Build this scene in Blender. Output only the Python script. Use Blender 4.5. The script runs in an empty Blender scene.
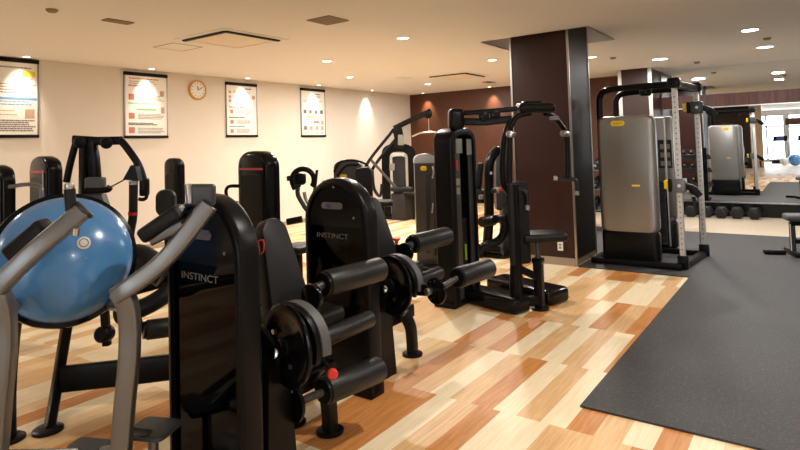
import bpy, bmesh, math, random
from mathutils import Vector, Matrix

random.seed(7)
scene = bpy.context.scene
COL = scene.collection
PI = math.pi

# ------------------------------------------------------------------ camera
FPX, PX, PY, EYE = 575.01, 400.0, 120.43, 1.63
YAW, PITCH, ROLL = 0.620055, 0.044290, -0.030809


def cam_axes():
    f = Vector((math.cos(PITCH) * math.cos(YAW), math.cos(PITCH) * math.sin(YAW), math.sin(PITCH)))
    r = Vector((math.sin(YAW), -math.cos(YAW), 0))
    u = r.cross(f)
    r2 = r * math.cos(ROLL) + u * math.sin(ROLL)
    u2 = -r * math.sin(ROLL) + u * math.cos(ROLL)
    return r2, u2, f


CR, CU, CF = cam_axes()
cam = bpy.data.cameras.new('camera')
cam.sensor_width = 36.0
cam.lens = FPX / 800.0 * 36.0
cam.shift_y = (PY - 225.0) / 800.0
cam.clip_end = 200
camo = bpy.data.objects.new('camera', cam)
COL.objects.link(camo)
camo.matrix_world = Matrix((
    (CR.x, CU.x, -CF.x, 0), (CR.y, CU.y, -CF.y, 0), (CR.z, CU.z, -CF.z, EYE), (0, 0, 0, 1)))
scene.camera = camo


def ray(x, y):
    return CF + CR * ((x - PX) / FPX) - CU * ((y - PY) / FPX)


def at(x, y, d):
    return Vector((0, 0, EYE)) + ray(x, y) * d


def on_y(x, y, Y):
    d = ray(x, y)
    return Vector((0, 0, EYE)) + d * (Y / d.y)


def on_x(x, y, X):
    d = ray(x, y)
    return Vector((0, 0, EYE)) + d * (X / d.x)


def on_z(x, y, Z=0.0):
    d = ray(x, y)
    return Vector((0, 0, EYE)) + d * ((Z - EYE) / d.z)


# ------------------------------------------------------------------ materials
def new_mat(name):
    m = bpy.data.materials.new(name)
    m.use_nodes = True
    nt = m.node_tree
    b = nt.nodes['Principled BSDF']
    return m, nt, b


def srgb(r, g, b):
    def c(v):
        v /= 255.0
        return v / 12.92 if v <= 0.04045 else ((v + 0.055) / 1.055) ** 2.4
    return (c(r), c(g), c(b), 1.0)


def plain(name, col, rough=0.5, metal=0.0, coat=0.0, bump=0.0, bscale=200.0, var=0.0, vscale=6.0, spec=0.5):
    m, nt, b = new_mat(name)
    b.inputs['Base Color'].default_value = col
    b.inputs['Roughness'].default_value = rough
    b.inputs['Metallic'].default_value = metal
    b.inputs['Coat Weight'].default_value = coat
    b.inputs['Specular IOR Level'].default_value = spec
    tc = nt.nodes.new('ShaderNodeTexCoord')
    if var > 0:
        n = nt.nodes.new('ShaderNodeTexNoise')
        n.inputs['Scale'].default_value = vscale
        n.inputs['Detail'].default_value = 4
        nt.links.new(tc.outputs['Object'], n.inputs['Vector'])
        mx = nt.nodes.new('ShaderNodeMix')
        mx.data_type = 'RGBA'
        mx.inputs[6].default_value = tuple(c * (1 - var) for c in col[:3]) + (1,)
        mx.inputs[7].default_value = tuple(min(1, c * (1 + var)) for c in col[:3]) + (1,)
        nt.links.new(n.outputs['Fac'], mx.inputs[0])
        nt.links.new(mx.outputs[2], b.inputs['Base Color'])
    if bump > 0:
        n = nt.nodes.new('ShaderNodeTexNoise')
        n.inputs['Scale'].default_value = bscale
        n.inputs['Detail'].default_value = 2
        nt.links.new(tc.outputs['Object'], n.inputs['Vector'])
        bp = nt.nodes.new('ShaderNodeBump')
        bp.inputs['Strength'].default_value = bump
        bp.inputs['Distance'].default_value = 0.002
        nt.links.new(n.outputs['Fac'], bp.inputs['Height'])
        nt.links.new(bp.outputs['Normal'], b.inputs['Normal'])
    return m


def emit(name, col, strength):
    m = bpy.data.materials.new(name)
    m.use_nodes = True
    nt = m.node_tree
    nt.nodes.clear()
    e = nt.nodes.new('ShaderNodeEmission')
    e.inputs['Color'].default_value = col
    e.inputs['Strength'].default_value = strength
    o = nt.nodes.new('ShaderNodeOutputMaterial')
    nt.links.new(e.outputs[0], o.inputs[0])
    return m


def wood_plank(name, c1, c2, rough=0.38):
    m, nt, b = new_mat(name)
    tc = nt.nodes.new('ShaderNodeTexCoord')
    mp = nt.nodes.new('ShaderNodeMapping')
    mp.inputs['Scale'].default_value = (1.6, 26, 1)
    n = nt.nodes.new('ShaderNodeTexNoise')
    n.inputs['Scale'].default_value = 2.2
    n.inputs['Detail'].default_value = 6
    n.inputs['Distortion'].default_value = 0.6
    r = nt.nodes.new('ShaderNodeValToRGB')
    r.color_ramp.elements[0].position = 0.3
    r.color_ramp.elements[1].position = 0.72
    r.color_ramp.elements[0].color = c1
    r.color_ramp.elements[1].color = c2
    nt.links.new(tc.outputs['Object'], mp.inputs['Vector'])
    nt.links.new(mp.outputs[0], n.inputs['Vector'])
    nt.links.new(n.outputs['Fac'], r.inputs[0])
    nt.links.new(r.outputs[0], b.inputs['Base Color'])
    b.inputs['Roughness'].default_value = rough
    b.inputs['Specular IOR Level'].default_value = 0.35
    return m


def wood_panel(name, c1, c2, rough=0.35, scale=(30, 30, 1.5)):
    m = wood_plank(name, c1, c2, rough)
    for n in m.node_tree.nodes:
        if n.type == 'MAPPING':
            n.inputs['Scale'].default_value = scale
    return m


def rubber(name):
    m, nt, b = new_mat(name)
    tc = nt.nodes.new('ShaderNodeTexCoord')
    v = nt.nodes.new('ShaderNodeTexVoronoi')
    v.inputs['Scale'].default_value = 150
    nt.links.new(tc.outputs['Object'], v.inputs['Vector'])
    sep = nt.nodes.new('ShaderNodeSeparateColor')
    nt.links.new(v.outputs['Color'], sep.inputs[0])
    r = nt.nodes.new('ShaderNodeValToRGB')
    r.color_ramp.interpolation = 'CONSTANT'
    e = r.color_ramp.elements
    e[0].position = 0.0
    e[0].color = srgb(56, 56, 58)
    e[1].position = 0.90
    e[1].color = srgb(88, 74, 70)
    x = e.new(0.94)
    x.color = srgb(80, 80, 81)
    x = e.new(0.975)
    x.color = srgb(112, 84, 74)
    nt.links.new(sep.outputs[0], r.inputs[0])
    n = nt.nodes.new('ShaderNodeTexNoise')
    n.inputs['Scale'].default_value = 1.3
    n.inputs['Detail'].default_value = 3
    nt.links.new(tc.outputs['Object'], n.inputs['Vector'])
    mx = nt.nodes.new('ShaderNodeMix')
    mx.data_type = 'RGBA'
    mx.blend_type = 'MULTIPLY'
    mx.inputs[0].default_value = 0.25
    nt.links.new(r.outputs[0], mx.inputs[6])
    nt.links.new(n.outputs['Fac'], mx.inputs[7])
    nt.links.new(mx.outputs[2], b.inputs['Base Color'])
    b.inputs['Roughness'].default_value = 0.62
    b.inputs['Specular IOR Level'].default_value = 0.4
    return m


def smoke_glass(name, tint, mixv=0.5):
    m = bpy.data.materials.new(name)
    m.use_nodes = True
    nt = m.node_tree
    nt.nodes.clear()
    t = nt.nodes.new('ShaderNodeBsdfTransparent')
    t.inputs['Color'].default_value = tint
    g = nt.nodes.new('ShaderNodeBsdfGlossy')
    g.inputs['Roughness'].default_value = 0.05
    g.inputs['Color'].default_value = (1, 1, 1, 1)
    f = nt.nodes.new('ShaderNodeFresnel')
    f.inputs['IOR'].default_value = 1.2
    mx = nt.nodes.new('ShaderNodeMixShader')
    o = nt.nodes.new('ShaderNodeOutputMaterial')
    nt.links.new(f.outputs[0], mx.inputs[0])
    nt.links.new(t.outputs[0], mx.inputs[1])
    nt.links.new(g.outputs[0], mx.inputs[2])
    nt.links.new(mx.outputs[0], o.inputs[0])
    return m


M = {}
M['black'] = plain('black_powder_coat', (0.0045, 0.0045, 0.005, 1), 0.30, bump=0.12, bscale=600, spec=0.16)
M['gloss'] = plain('gloss_black_plastic', (0.004, 0.004, 0.0045, 1), 0.16, var=0.2, spec=0.2)
M['vinyl'] = plain('black_vinyl', (0.009, 0.009, 0.010, 1), 0.40, bump=0.35, bscale=450, spec=0.25)
M['foam'] = plain('black_roller_foam', (0.011, 0.011, 0.012, 1), 0.38, bump=0.3, bscale=350, spec=0.3)
M['grey_vinyl'] = plain('charcoal_vinyl', (0.075, 0.078, 0.085, 1), 0.5, bump=0.3, bscale=400)
M['darkgrey'] = plain('dark_grey_metal', (0.050, 0.051, 0.053, 1), 0.4, metal=0.3, var=0.15)
M['bronze'] = plain('bronze_grey_metal', (0.075, 0.070, 0.064, 1), 0.4, metal=0.4, var=0.15)
M['silver'] = plain('silver_paint', (0.24, 0.242, 0.245, 1), 0.34, metal=0.75, var=0.06)
M['panel'] = plain('satin_silver_panel', (0.27, 0.262, 0.25, 1), 0.34, metal=0.75, var=0.06, vscale=3)
M['steel'] = plain('brushed_steel', (0.55, 0.54, 0.52, 1), 0.28, metal=1.0, var=0.05)
M['postmetal'] = plain('galvanised_post', (0.62, 0.62, 0.60, 1), 0.4, metal=0.3, var=0.06)
M['chrome'] = plain('chrome', (0.75, 0.75, 0.76, 1), 0.12, metal=1.0, var=0.02)
M['red'] = plain('red_plastic', srgb(214, 52, 40), 0.4, var=0.08)
M['redprint'] = plain('red_print', srgb(176, 30, 42), 0.45, var=0.05)
M['yellow'] = plain('yellow_badge', srgb(236, 196, 28), 0.4, var=0.05)
M['green'] = plain('green_sticker', srgb(160, 190, 40), 0.5, var=0.05)
M['blue'] = plain('blue_dome_rubber', srgb(84, 146, 208), 0.2, coat=0.3, var=0.06, vscale=3)
M['navy'] = plain('navy_badge', srgb(70, 78, 120), 0.35, var=0.05)
M['badge'] = plain('grey_badge', srgb(120, 122, 128), 0.3, metal=0.5, var=0.05)
M['white'] = plain('white_plastic', srgb(232, 232, 228), 0.45, var=0.03)
M['offwhite'] = plain('pale_print', srgb(205, 205, 205), 0.5, var=0.03)
M['card'] = plain('instruction_card', srgb(132, 130, 124), 0.5, var=0.15, vscale=40)
M['cream'] = plain('cream_wall_paint', srgb(220, 212, 201), 0.75, bump=0.08, bscale=160, var=0.02)
M['ceil'] = plain('ceiling_paint', srgb(228, 225, 222), 0.85, bump=0.05, bscale=200, var=0.015, vscale=2)
M['brown'] = wood_panel('brown_wood_wall', srgb(72, 40, 25), srgb(84, 47, 29), 0.42)
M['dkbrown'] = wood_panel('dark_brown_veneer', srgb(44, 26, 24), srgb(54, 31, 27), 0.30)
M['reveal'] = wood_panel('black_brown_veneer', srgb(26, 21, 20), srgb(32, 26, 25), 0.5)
M['band'] = wood_panel('striped_wood_band', srgb(66, 36, 30), srgb(104, 58, 44), 0.4, (8, 8, 0.4))
M['base'] = plain('grey_baseboard', srgb(158, 142, 126), 0.5, var=0.04)
M['stone'] = plain('cream_stone', srgb(206, 180, 146), 0.6, var=0.25, vscale=9)
M['rubber'] = rubber('speckled_black_rubber')
M['beige'] = plain('beige_vinyl_floor', srgb(188, 172, 150), 0.4, var=0.08, vscale=12)
M['pale_floor'] = plain('pale_wood_floor', srgb(222, 208, 190), 0.35, var=0.08, vscale=8)
M['mirror'] = plain('mirror_silver', (0.86, 0.88, 0.88, 1), 0.0, metal=1.0)
M['vent'] = plain('vent_grille', srgb(140, 122, 98), 0.7, var=0.06)
M['vent_light'] = plain('cassette_plastic', srgb(226, 214, 196), 0.6, var=0.03)
M['slot'] = plain('dark_slot', (0.01, 0.009, 0.008, 1), 0.7, var=0.1)
M['clockwood'] = wood_panel('pale_wood_rim', srgb(196, 142, 78), srgb(216, 164, 98), 0.5)
M['paper'] = plain('poster_paper', srgb(238, 232, 224), 0.35, var=0.02)
M['ink'] = plain('poster_ink', srgb(108, 104, 104), 0.6, var=0.1)
M['inkred'] = plain('poster_red', srgb(190, 118, 106), 0.6, var=0.1)
M['inkblue'] = plain('poster_blue', srgb(110, 158, 196), 0.6, var=0.1)
M['inkgreen'] = plain('poster_green', srgb(140, 184, 132), 0.6, var=0.1)
M['inkyellow'] = plain('poster_yellow', srgb(232, 200, 50), 0.6, var=0.1)
M['skinpic'] = plain('poster_photo_tint', srgb(190, 158, 138), 0.6, var=0.3, vscale=60)
M['tread'] = plain('ribbed_grey_rubber', srgb(66, 74, 78), 0.5, bump=1.0, bscale=160, var=0.15, vscale=60)
M['glass'] = smoke_glass('smoked_acrylic', (0.08, 0.077, 0.074, 1))
M['iron'] = plain('dark_iron_plate', (0.012, 0.012, 0.013, 1), 0.5, var=0.3)
M['woodW'] = wood_plank('plank_cream', srgb(230, 210, 172), srgb(242, 228, 198), .42)
M['woodT'] = wood_plank('plank_tan', srgb(204, 162, 112), srgb(226, 190, 142), .42)
M['woodB'] = wood_plank('plank_honey', srgb(214, 180, 130), srgb(234, 206, 162), .42)
M['woodR'] = wood_plank('plank_chestnut', srgb(180, 114, 58), srgb(208, 148, 86), .42)
M['lamp_warm'] = emit('warm_lamp_glow', (1.0, 0.86, 0.66, 1), 14.0)
M['lamp_spot'] = emit('spot_lamp_glow', (1.0, 0.90, 0.74, 1), 60.0)
M['lamp_cool'] = emit('cool_lamp_glow', (1.0, 0.97, 0.92, 1), 12.0)
M['lamp_coolspot'] = emit('cool_spot_glow', (0.97, 0.98, 1.0, 1), 50.0)
M['daylight'] = emit('daylit_window', (0.82, 0.91, 1.0, 1), 8.0)


# ------------------------------------------------------------------ mesh builder
def basis(d, up=(0, 0, 1)):
    d = Vector(d).normalized()
    u = Vector(up)
    if abs(d.dot(u)) > 0.98:
        u = Vector((1, 0, 0)) if abs(d.x) < 0.9 else Vector((0, 1, 0))
    a = u.cross(d).normalized()
    b = d.cross(a).normalized()
    return a, b, d


def smooth_path(pts, n=6):
    pts = [Vector(p) for p in pts]
    if len(pts) < 3:
        return pts
    out = []
    P = [pts[0] * 2 - pts[1]] + pts + [pts[-1] * 2 - pts[-2]]
    for i in range(1, len(P) - 2):
        p0, p1, p2, p3 = P[i - 1], P[i], P[i + 1], P[i + 2]
        for k in range(n):
            t = k / n
            out.append(0.5 * ((2 * p1) + (p2 - p0) * t + (2 * p0 - 5 * p1 + 4 * p2 - p3) * t * t
                              + (3 * p1 - p0 - 3 * p2 + p3) * t * t * t))
    out.append(pts[-1])
    return out


def rrect(w, h, r, n=4):
    r = min(r, w / 2 - 1e-4, h / 2 - 1e-4)
    pts = []
    for cx, cy, a0 in ((w / 2 - r, h / 2 - r, 0), (-w / 2 + r, h / 2 - r, 90), (-w / 2 + r, -h / 2 + r, 180), (w / 2 - r, -h / 2 + r, 270)):
        for k in range(n + 1):
            a = math.radians(a0 + 90 * k / n)
            pts.append((cx + r * math.cos(a), cy + r * math.sin(a)))
    return pts


class MB:
    def __init__(self):
        self.bm = bmesh.new()

    # --- primitives in world coordinates
    def loft(self, rings, cap=True, closed=True):
        bm = self.bm
        vs = [[bm.verts.new(p) for p in ring] for ring in rings]
        n = len(vs[0])
        for a, b in zip(vs, vs[1:]):
            for i in range(n if closed else n - 1):
                j = (i + 1) % n
                bm.faces.new((a[i], a[j], b[j], b[i]))
        if cap:
            bm.faces.new(list(reversed(vs[0])))
            bm.faces.new(vs[-1])
        return self

    def box(self, lo, hi, bev=0.0):
        lo, hi = Vector(lo), Vector(hi)
        c = (lo + hi) / 2
        s = hi - lo
        return self.obox(c, (1, 0, 0), (0, 1, 0), s, bev)

    def obox(self, c, ax, ay, size, bev=0.0):
        c = Vector(c)
        ax = Vector(ax).normalized()
        ay = Vector(ay)
        ay = (ay - ax * ay.dot(ax)).normalized()
        az = ax.cross(ay)
        sx, sy, sz = size
        if bev <= 0:
            pts = [(-sx / 2, -sy / 2), (sx / 2, -sy / 2), (sx / 2, sy / 2), (-sx / 2, sy / 2)]
            return self.loft([[c + ax * x + ay * y + az * z for x, y in pts] for z in (-sz / 2, sz / 2)])
        bev = min(bev, sx / 2.2, sy / 2.2, sz / 2.2)
        rings = []
        prof = []
        for k in range(4):
            a = math.radians(90 * k / 3)
            prof.append((bev * (1 - math.sin(a)), -sz / 2 + bev * (1 - math.cos(a))))
        prof = [(i, z) for i, z in prof] + [(i, -z) for i, z in reversed(prof)]
        for ins, z in prof:
            pl = rrect(sx - 2 * ins, sy - 2 * ins, max(bev - ins, 0.0005) + 0.0005, 4)
            rings.append([c + ax * x + ay * y + az * z for x, y in pl])
        return self.loft(rings)

    def pad(self, c, ax, ay, w, h, t, r=0.06, bev=0.02):
        """upholstered pad: rounded rectangle w (ax) x h (ay), thickness t, soft edge"""
        c = Vector(c)
        ax = Vector(ax).normalized()
        ay = Vector(ay)
        ay = (ay - ax * ay.dot(ax)).normalized()
        az = ax.cross(ay)
        bev = min(bev, t / 2.05)
        prof = []
        for k in range(5):
            a = math.radians(90 * k / 4)
            prof.append((bev * (1 - math.sin(a)), -t / 2 + bev * (1 - math.cos(a))))
        prof = prof + [(i, -z) for i, z in reversed(prof)]
        return self.loft([[c + ax * x + ay * y + az * z for x, y in rrect(w - 2 * i, h - 2 * i, max(r - i, 0.004), 6)] for i, z in prof])

    def tube(self, pts, r, seg=12, n=6, r1=None):
        pts = smooth_path(pts, n)
        return self.sweep(pts, lambda t: [((r + ((r1 if r1 else r) - r) * t) * math.cos(2 * PI * k / seg),
                                           (r + ((r1 if r1 else r) - r) * t) * math.sin(2 * PI * k / seg)) for k in range(seg)])

    def bar(self, pts, w, h, up=(0, 0, 1), n=6, rad=0.012, straight=False):
        pts = [Vector(p) for p in pts] if straight else smooth_path(pts, n)
        return self.sweep(pts, lambda t: rrect(w, h, min(rad, w / 2.1, h / 2.1), 3), up)

    def sweep(self, pts, shape, up=(0, 0, 1)):
        pts = [Vector(p) for p in pts]
        N = len(pts)
        rings = []
        pa = None
        for i, p in enumerate(pts):
            if i == 0:
                d = pts[1] - p
            elif i == N - 1:
                d = p - pts[-2]
            else:
                d = (pts[i + 1] - p).normalized() + (p - pts[i - 1]).normalized()
            if pa is None:
                a, b, d = basis(d, up)
            else:
                d = d.normalized()
                a = (pa - d * pa.dot(d)).normalized()
                b = d.cross(a)
            pa = a
            sh = shape(i / (N - 1))
            rings.append([p + a * x + b * y for x, y in sh])
        return self.loft(rings)

    def cyl(self, p0, p1, r, r1=None, seg=24, bev=0.0):
        p0, p1 = Vector(p0), Vector(p1)
        a, b, d = basis(p1 - p0)
        L = (p1 - p0).length
        r1 = r if r1 is None else r1
        prof = [(0, r), (L, r1)]
        if bev > 0:
            bev = min(bev, L / 2.1, r * 0.9)
            prof = [(0, r - bev), (bev * 0.3, r - bev * 0.3), (bev, r), (L - bev, r1), (L - bev * 0.3, r1 - bev * 0.3), (L, r1 - bev)]
        rings = [[p0 + d * z + (a * math.cos(2 * PI * k / seg) + b * math.sin(2 * PI * k / seg)) * q for k in range(seg)] for z, q in prof]
        return self.loft(rings)

    def lathe(self, p0, d, prof, seg=32):
        """prof list of (radius, distance along d)"""
        p0 = Vector(p0)
        a, b, d = basis(d)
        rings = [[p0 + d * z + (a * math.cos(2 * PI * k / seg) + b * math.sin(2 * PI * k / seg)) * max(q, 1e-4) for k in range(seg)] for q, z in prof]
        return self.loft(rings)

    def ring(self, c, d, R, r, seg=40, rs=10, a0=0.0, a1=360.0, up=(0, 0, 1)):
        c = Vector(c)
        a, b, d = basis(d, up)
        full = abs(a1 - a0 - 360) < 1e-3
        n = seg if full else seg + 1
        rings = []
        for i in range(n):
            t = math.radians(a0 + (a1 - a0) * i / seg)
            o = a * math.cos(t) + b * math.sin(t)
            rings.append([c + o * (R + r * math.cos(2 * PI * k / rs)) + d * (r * math.sin(2 * PI * k / rs)) for k in range(rs)])
        if full:
            rings.append(rings[0])
            self.loft(rings, cap=False)
            bmesh.ops.remove_doubles(self.bm, verts=self.bm.verts[:], dist=1e-6)
        else:
            self.loft(rings)
        return self

    def prism(self, poly, o, ax, ay, depth, bev=0.0):
        """2-D polygon in (ax, ay) at o, extruded by depth along ax x ay"""
        o, ax, ay = Vector(o), Vector(ax).normalized(), Vector(ay).normalized()
        az = ax.cross(ay)
        self.loft([[o + ax * x + ay * y + az * z for x, y in poly] for z in (0, depth)])
        return self

    def arch_ring(self, outer, inner, o, ax, ay, depth):
        """band between two open outlines with the same point count (n), extruded"""
        o, ax, ay = Vector(o), Vector(ax).normalized(), Vector(ay).normalized()
        az = ax.cross(ay)
        f = lambda p, z: o + ax * p[0] + ay * p[1] + az * z
        r = min(.03, depth * .3)
        rings = []
        for a, b in zip(outer, inner):
            A, B = Vector(a), Vector(b)
            L = max((B - A).length, 1e-6)
            u = (B - A) / L
            prof = [(B, 0)]
            for k in range(5):
                t = math.radians(90 * k / 4)
                prof.append((A + u * min(r * (1 - math.sin(t)), L * .8), r * (1 - math.cos(t))))
            prof += [(p, depth - z) for p, z in reversed(prof)]
            rings.append([f(p, z) for p, z in prof])
        return self.loft(rings)

    def ball(self, c, r, seg=16):
        c = Vector(c)
        rx, ry, rz = (r, r, r) if not hasattr(r, '__len__') else r
        n = seg // 2
        rings = []
        for i in range(n + 1):
            t = PI * i / n
            s = max(math.sin(t), 1e-3)
            rings.append([c + Vector((rx * s * math.cos(2 * PI * k / seg), ry * s * math.sin(2 * PI * k / seg), -rz * math.cos(t))) for k in range(seg)])
        return self.loft(rings)

    def quad(self, a, b, c, d):
        vs = [self.bm.verts.new(p) for p in (a, b, c, d)]
        self.bm.faces.new(vs)
        return self

    def build(self, name, mat, parent=None, label=None, angle=40):
        org = Vector((0, 0, 0))
        p = parent
        while p is not None:
            org = org + Vector(p.location)
            p = p.parent
        bmesh.ops.recalc_face_normals(self.bm, faces=self.bm.faces[:])
        if parent is None:
            # origin at the base centre
            xs = [v.co for v in self.bm.verts]
            org = Vector(((min(v.x for v in xs) + max(v.x for v in xs)) / 2, (min(v.y for v in xs) + max(v.y for v in xs)) / 2, min(v.z for v in xs)))
        for v in self.bm.verts:
            v.co -= org
        me = bpy.data.meshes.new(name)
        self.bm.to_mesh(me)
        self.bm.free()
        for poly in me.polygons:
            poly.use_smooth = True
        me.set_sharp_from_angle(angle=math.radians(angle))
        if mat is not None:
            me.materials.append(M[mat] if isinstance(mat, str) else mat)
        o = bpy.data.objects.new(name, me)
        COL.objects.link(o)
        if parent is None:
            o.location = org
        else:
            o.parent = parent
        if label:
            o['label'] = label
        return o


def tag(o, label, cat, group=None):
    o['label'] = label
    o['category'] = cat
    if group:
        o['group'] = group
    return o


def struct(o):
    o['kind'] = 'structure'
    return o


def thing(name, loc, label, cat, group=None):
    e = bpy.data.objects.new(name, None)
    COL.objects.link(e)
    e.location = loc
    e.empty_display_size = 0.1
    return tag(e, label, cat, group)


def copy_tree(o, parent=None, offset=None):
    c = o.copy()
    COL.objects.link(c)
    if parent is not None:
        c.parent = parent
    if offset is not None:
        c.location = Vector(o.location) + Vector(offset)
    for ch in list(o.children):
        copy_tree(ch, c)
    return c


def text(body, name, c, ax, ay, height, mat, parent, depth=0.001, width=None):
    """mesh lettering centred at c"""
    cu = bpy.data.curves.new(name, 'FONT')
    cu.body = body
    cu.size = 1.0
    cu.extrude = 0.0
    cu.align_x = 'CENTER'
    cu.align_y = 'CENTER'
    to = bpy.data.objects.new(name, cu)
    COL.objects.link(to)
    dg = bpy.context.evaluated_depsgraph_get()
    dg.update()
    me = bpy.data.meshes.new_from_object(to.evaluated_get(dg))
    bpy.data.objects.remove(to)
    xs = [v.co.x for v in me.vertices]
    ys = [v.co.y for v in me.vertices]
    w, h = max(xs) - min(xs), max(ys) - min(ys)
    cx, cy = (max(xs) + min(xs)) / 2, (max(ys) + min(ys)) / 2
    sy = height / h
    sx = (width / w) if width else sy
    c, ax, ay = Vector(c), Vector(ax).normalized(), Vector(ay).normalized()
    org = Vector((0, 0, 0))
    p = parent
    while p is not None:
        org = org + Vector(p.location)
        p = p.parent
    for v in me.vertices:
        v.co = c + ax * ((v.co.x - cx) * sx) + ay * ((v.co.y - cy) * sy) - org
    me.name = name
    me.materials.clear()
    me.materials.append(M[mat])
    o = bpy.data.objects.new(name, me)
    COL.objects.link(o)
    o.parent = parent
    return o


X_, Y_, Z_ = Vector((1, 0, 0)), Vector((0, 1, 0)), Vector((0, 0, 1))

# ------------------------------------------------------------------ room shell
HC = 3.07
XB = 13.5          # brown wall and mirror wall
YL = 9.27          # cream wall
XW, YR = -14.0, -5.0
PL, PW, PX0 = 0.914, 0.1524, 3.23   # plank grid


def build_floor():
    offs = {}

    def cell(x, y):
        r = math.floor((x - PX0) / PL)
        o = offs.setdefault(r, ROWOFF.get(r, (r * 0.37) % 1.0 * PW))
        c = math.floor((y - o) / PW)
        return r, c
    ROWOFF = {}
    # seams read off the photograph: pixel of a plank's long edge in each row
    for (px, py) in ((528, 358), (502, 411.6), (616, 303)):
        q = on_z(px, py)
        r = math.floor((q.x - PX0) / PL)
        ROWOFF.setdefault(r, q.y % PW)
    tones = {}
    spots = {
        'R': [(470, 330), (514, 336), (518, 374), (450, 354), (430, 368), (420, 400), (466, 432), (610, 316), (584, 272), (624, 276), (620, 354), (542, 364), (590, 414), (674, 438)],
        'T': [(494, 336), (460, 368), (538, 344), (490, 376), (554, 380), (450, 422), (544, 444), (532, 408), (606, 276), (640, 278), (664, 282), (578, 312), (586, 286), (616, 288), (668, 290), (628, 318), (550, 346), (580, 350), (568, 376), (606, 418)],
        'W': [(460, 328), (528, 340), (552, 352), (476, 370), (540, 370), (434, 412), (496, 430), (520, 430), (508, 402), (552, 414), (652, 280), (596, 308), (604, 286), (634, 294), (564, 348), (606, 348), (548, 376), (592, 380), (648, 430), (706, 444)],
    }
    for t, l in spots.items():
        for p in l:
            q = on_z(*p)
            tones[cell(q.x, q.y)] = t
    bm = bmesh.new()
    rnd = random.Random(11)
    mats = ['woodW', 'woodT', 'woodB', 'woodR']
    x0, x1, y0, y1 = -1.5, XB, -1.0, YL
    for r in range(math.floor((x0 - PX0) / PL), math.ceil((x1 - PX0) / PL)):
        cell(PX0 + (r + .5) * PL, 0)
        xa, xb = max(x0, PX0 + r * PL), min(x1, PX0 + (r + 1) * PL)
        o = offs[r]
        for c in range(math.floor((y0 - o) / PW), math.ceil((y1 - o) / PW)):
            ya, yb = max(y0, o + c * PW), min(y1, o + (c + 1) * PW)
            if yb - ya < 1e-4 or xb - xa < 1e-4:
                continue
            f = bm.faces.new([bm.verts.new(p) for p in ((xa, ya, 0), (xb, ya, 0), (xb, yb, 0), (xa, yb, 0))])
            u = rnd.random()
            t = tones.get((r, c)) or ('W' if u < .38 else 'T' if u < .62 else 'B' if u < .86 else 'R')
            f.material_index = 'WTBR'.index(t)
    me = bpy.data.meshes.new('floor')
    bm.to_mesh(me)
    bm.free()
    for m in mats:
        me.materials.append(M[m])
    o = bpy.data.objects.new('floor', me)
    COL.objects.link(o)
    struct(o)


build_floor()
struct(MB().box((XW, YR, -0.06), (XB, YL, -0.001)).build('floor_hall', 'pale_floor'))

# beige strip before the mirror
struct(MB().box((10.95, YR, 0.0), (XB, 4.4, 0.004)).build('floor_beige', 'beige'))

# rubber mat: one L-shaped sheet
poly = [(3.53, -4.6), (10.95, -4.6), (10.95, 3.9), (8.3, 3.9), (8.3, 2.535), (7.40, 2.535), (7.40, 1.235), (3.53, 1.235)]
mat = MB().prism(poly, (0, 0, 0.001), X_, Y_, 0.012).build('rubber_mat', 'rubber')
tag(mat, 'black speckled rubber mat covering the floor on the right', 'floor mat')

# walls
struct(MB().box((XW, YL, 0), (XB + .15, YL + .15, HC)).build('wall_left', 'cream'))
struct(MB().box((XB, 2.62, 0), (XB + .15, YL, HC)).build('wall_back', 'brown'))
struct(MB().box((XB + .05, YR, 0), (XB + .15, 2.62, HC)).build('wall_mirror', 'cream'))
struct(MB().box((XW, YR - .15, 0), (XB + .15, YR, HC)).build('wall_right', 'cream'))
struct(MB().box((XW - .15, YR, 0), (XW, YL, HC)).build('wall_front', 'cream'))
struct(MB().box((XW, YL - .012, 0), (XB, YL, 0.09)).build('baseboard_left', 'base'))
struct(MB().box((XB - .012, 2.62, 0), (XB, YL, 0.09)).build('baseboard_back', 'base'))

# mirror wall
mir = thing('wall_mirror_panel', (XB, 0, 0.28), 'large wall mirror above the low black ledge at far right', 'mirror')
MB().box((XB - .01, YR, .285), (XB + .02, 2.6, 2.235)).build('mirror_pane', 'mirror', mir)
MB().box((XB - .014, YR, .27), (XB + .02, 2.6, .288)).build('edge_strip', 'steel', mir)
MB().box((XB - .014, YR, 2.225), (XB + .02, 2.6, 2.245)).build('edge_strip', 'steel', mir)
m2 = MB().box((XB - .01, YR, 2.50), (XB + .02, 2.6, HC)).build('upper_mirror', 'mirror')
tag(m2, 'narrow mirror strip between the brown wooden band and the ceiling', 'mirror')
struct(MB().box((XB - .03, YR, 2.245), (XB + .05, 2.62, 2.50)).build('trim_1', 'band'))
struct(MB().box((XB - .12, YR, 0), (XB + .05, 2.6, .27), ).build('trim_2', 'gloss'))

# columns
c0 = on_z(577.1, 266.6)
CX0, CY0 = c0.x, c0.y
CX1, CY1 = CX0 + .82, CY0 + .81
HR = HC + .28
col = thing('column', (CX0 + .4, CY0 + .4, 0), 'dark brown square column in the middle of the room', 'column')
del col['category'], col['label']
struct(col)
MB().box((CX0, CY0, 0.09), (CX1, CY1, HR)).build('veneer', 'dkbrown', col)
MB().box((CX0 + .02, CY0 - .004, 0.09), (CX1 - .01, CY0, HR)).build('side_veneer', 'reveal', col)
MB().box((CX0 - .01, CY0 + .02, 0), (CX1, CY1, 0.10)).build('baseboard', 'base', col)
for (x, y) in ((CX0, CY0), (CX0, CY1), (CX1, CY0)):
    MB().box((x - .012, y - .012, .014), (x + .014, y + .014, HR)).build('corner_trim', 'steel', col)
q = on_x(560.5, 246, CX0)
op = thing('wall_outlet', (CX0, q.y, q.z), 'small white outlet plate low on the dark column behind the fly machine seat', 'outlet')
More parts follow.
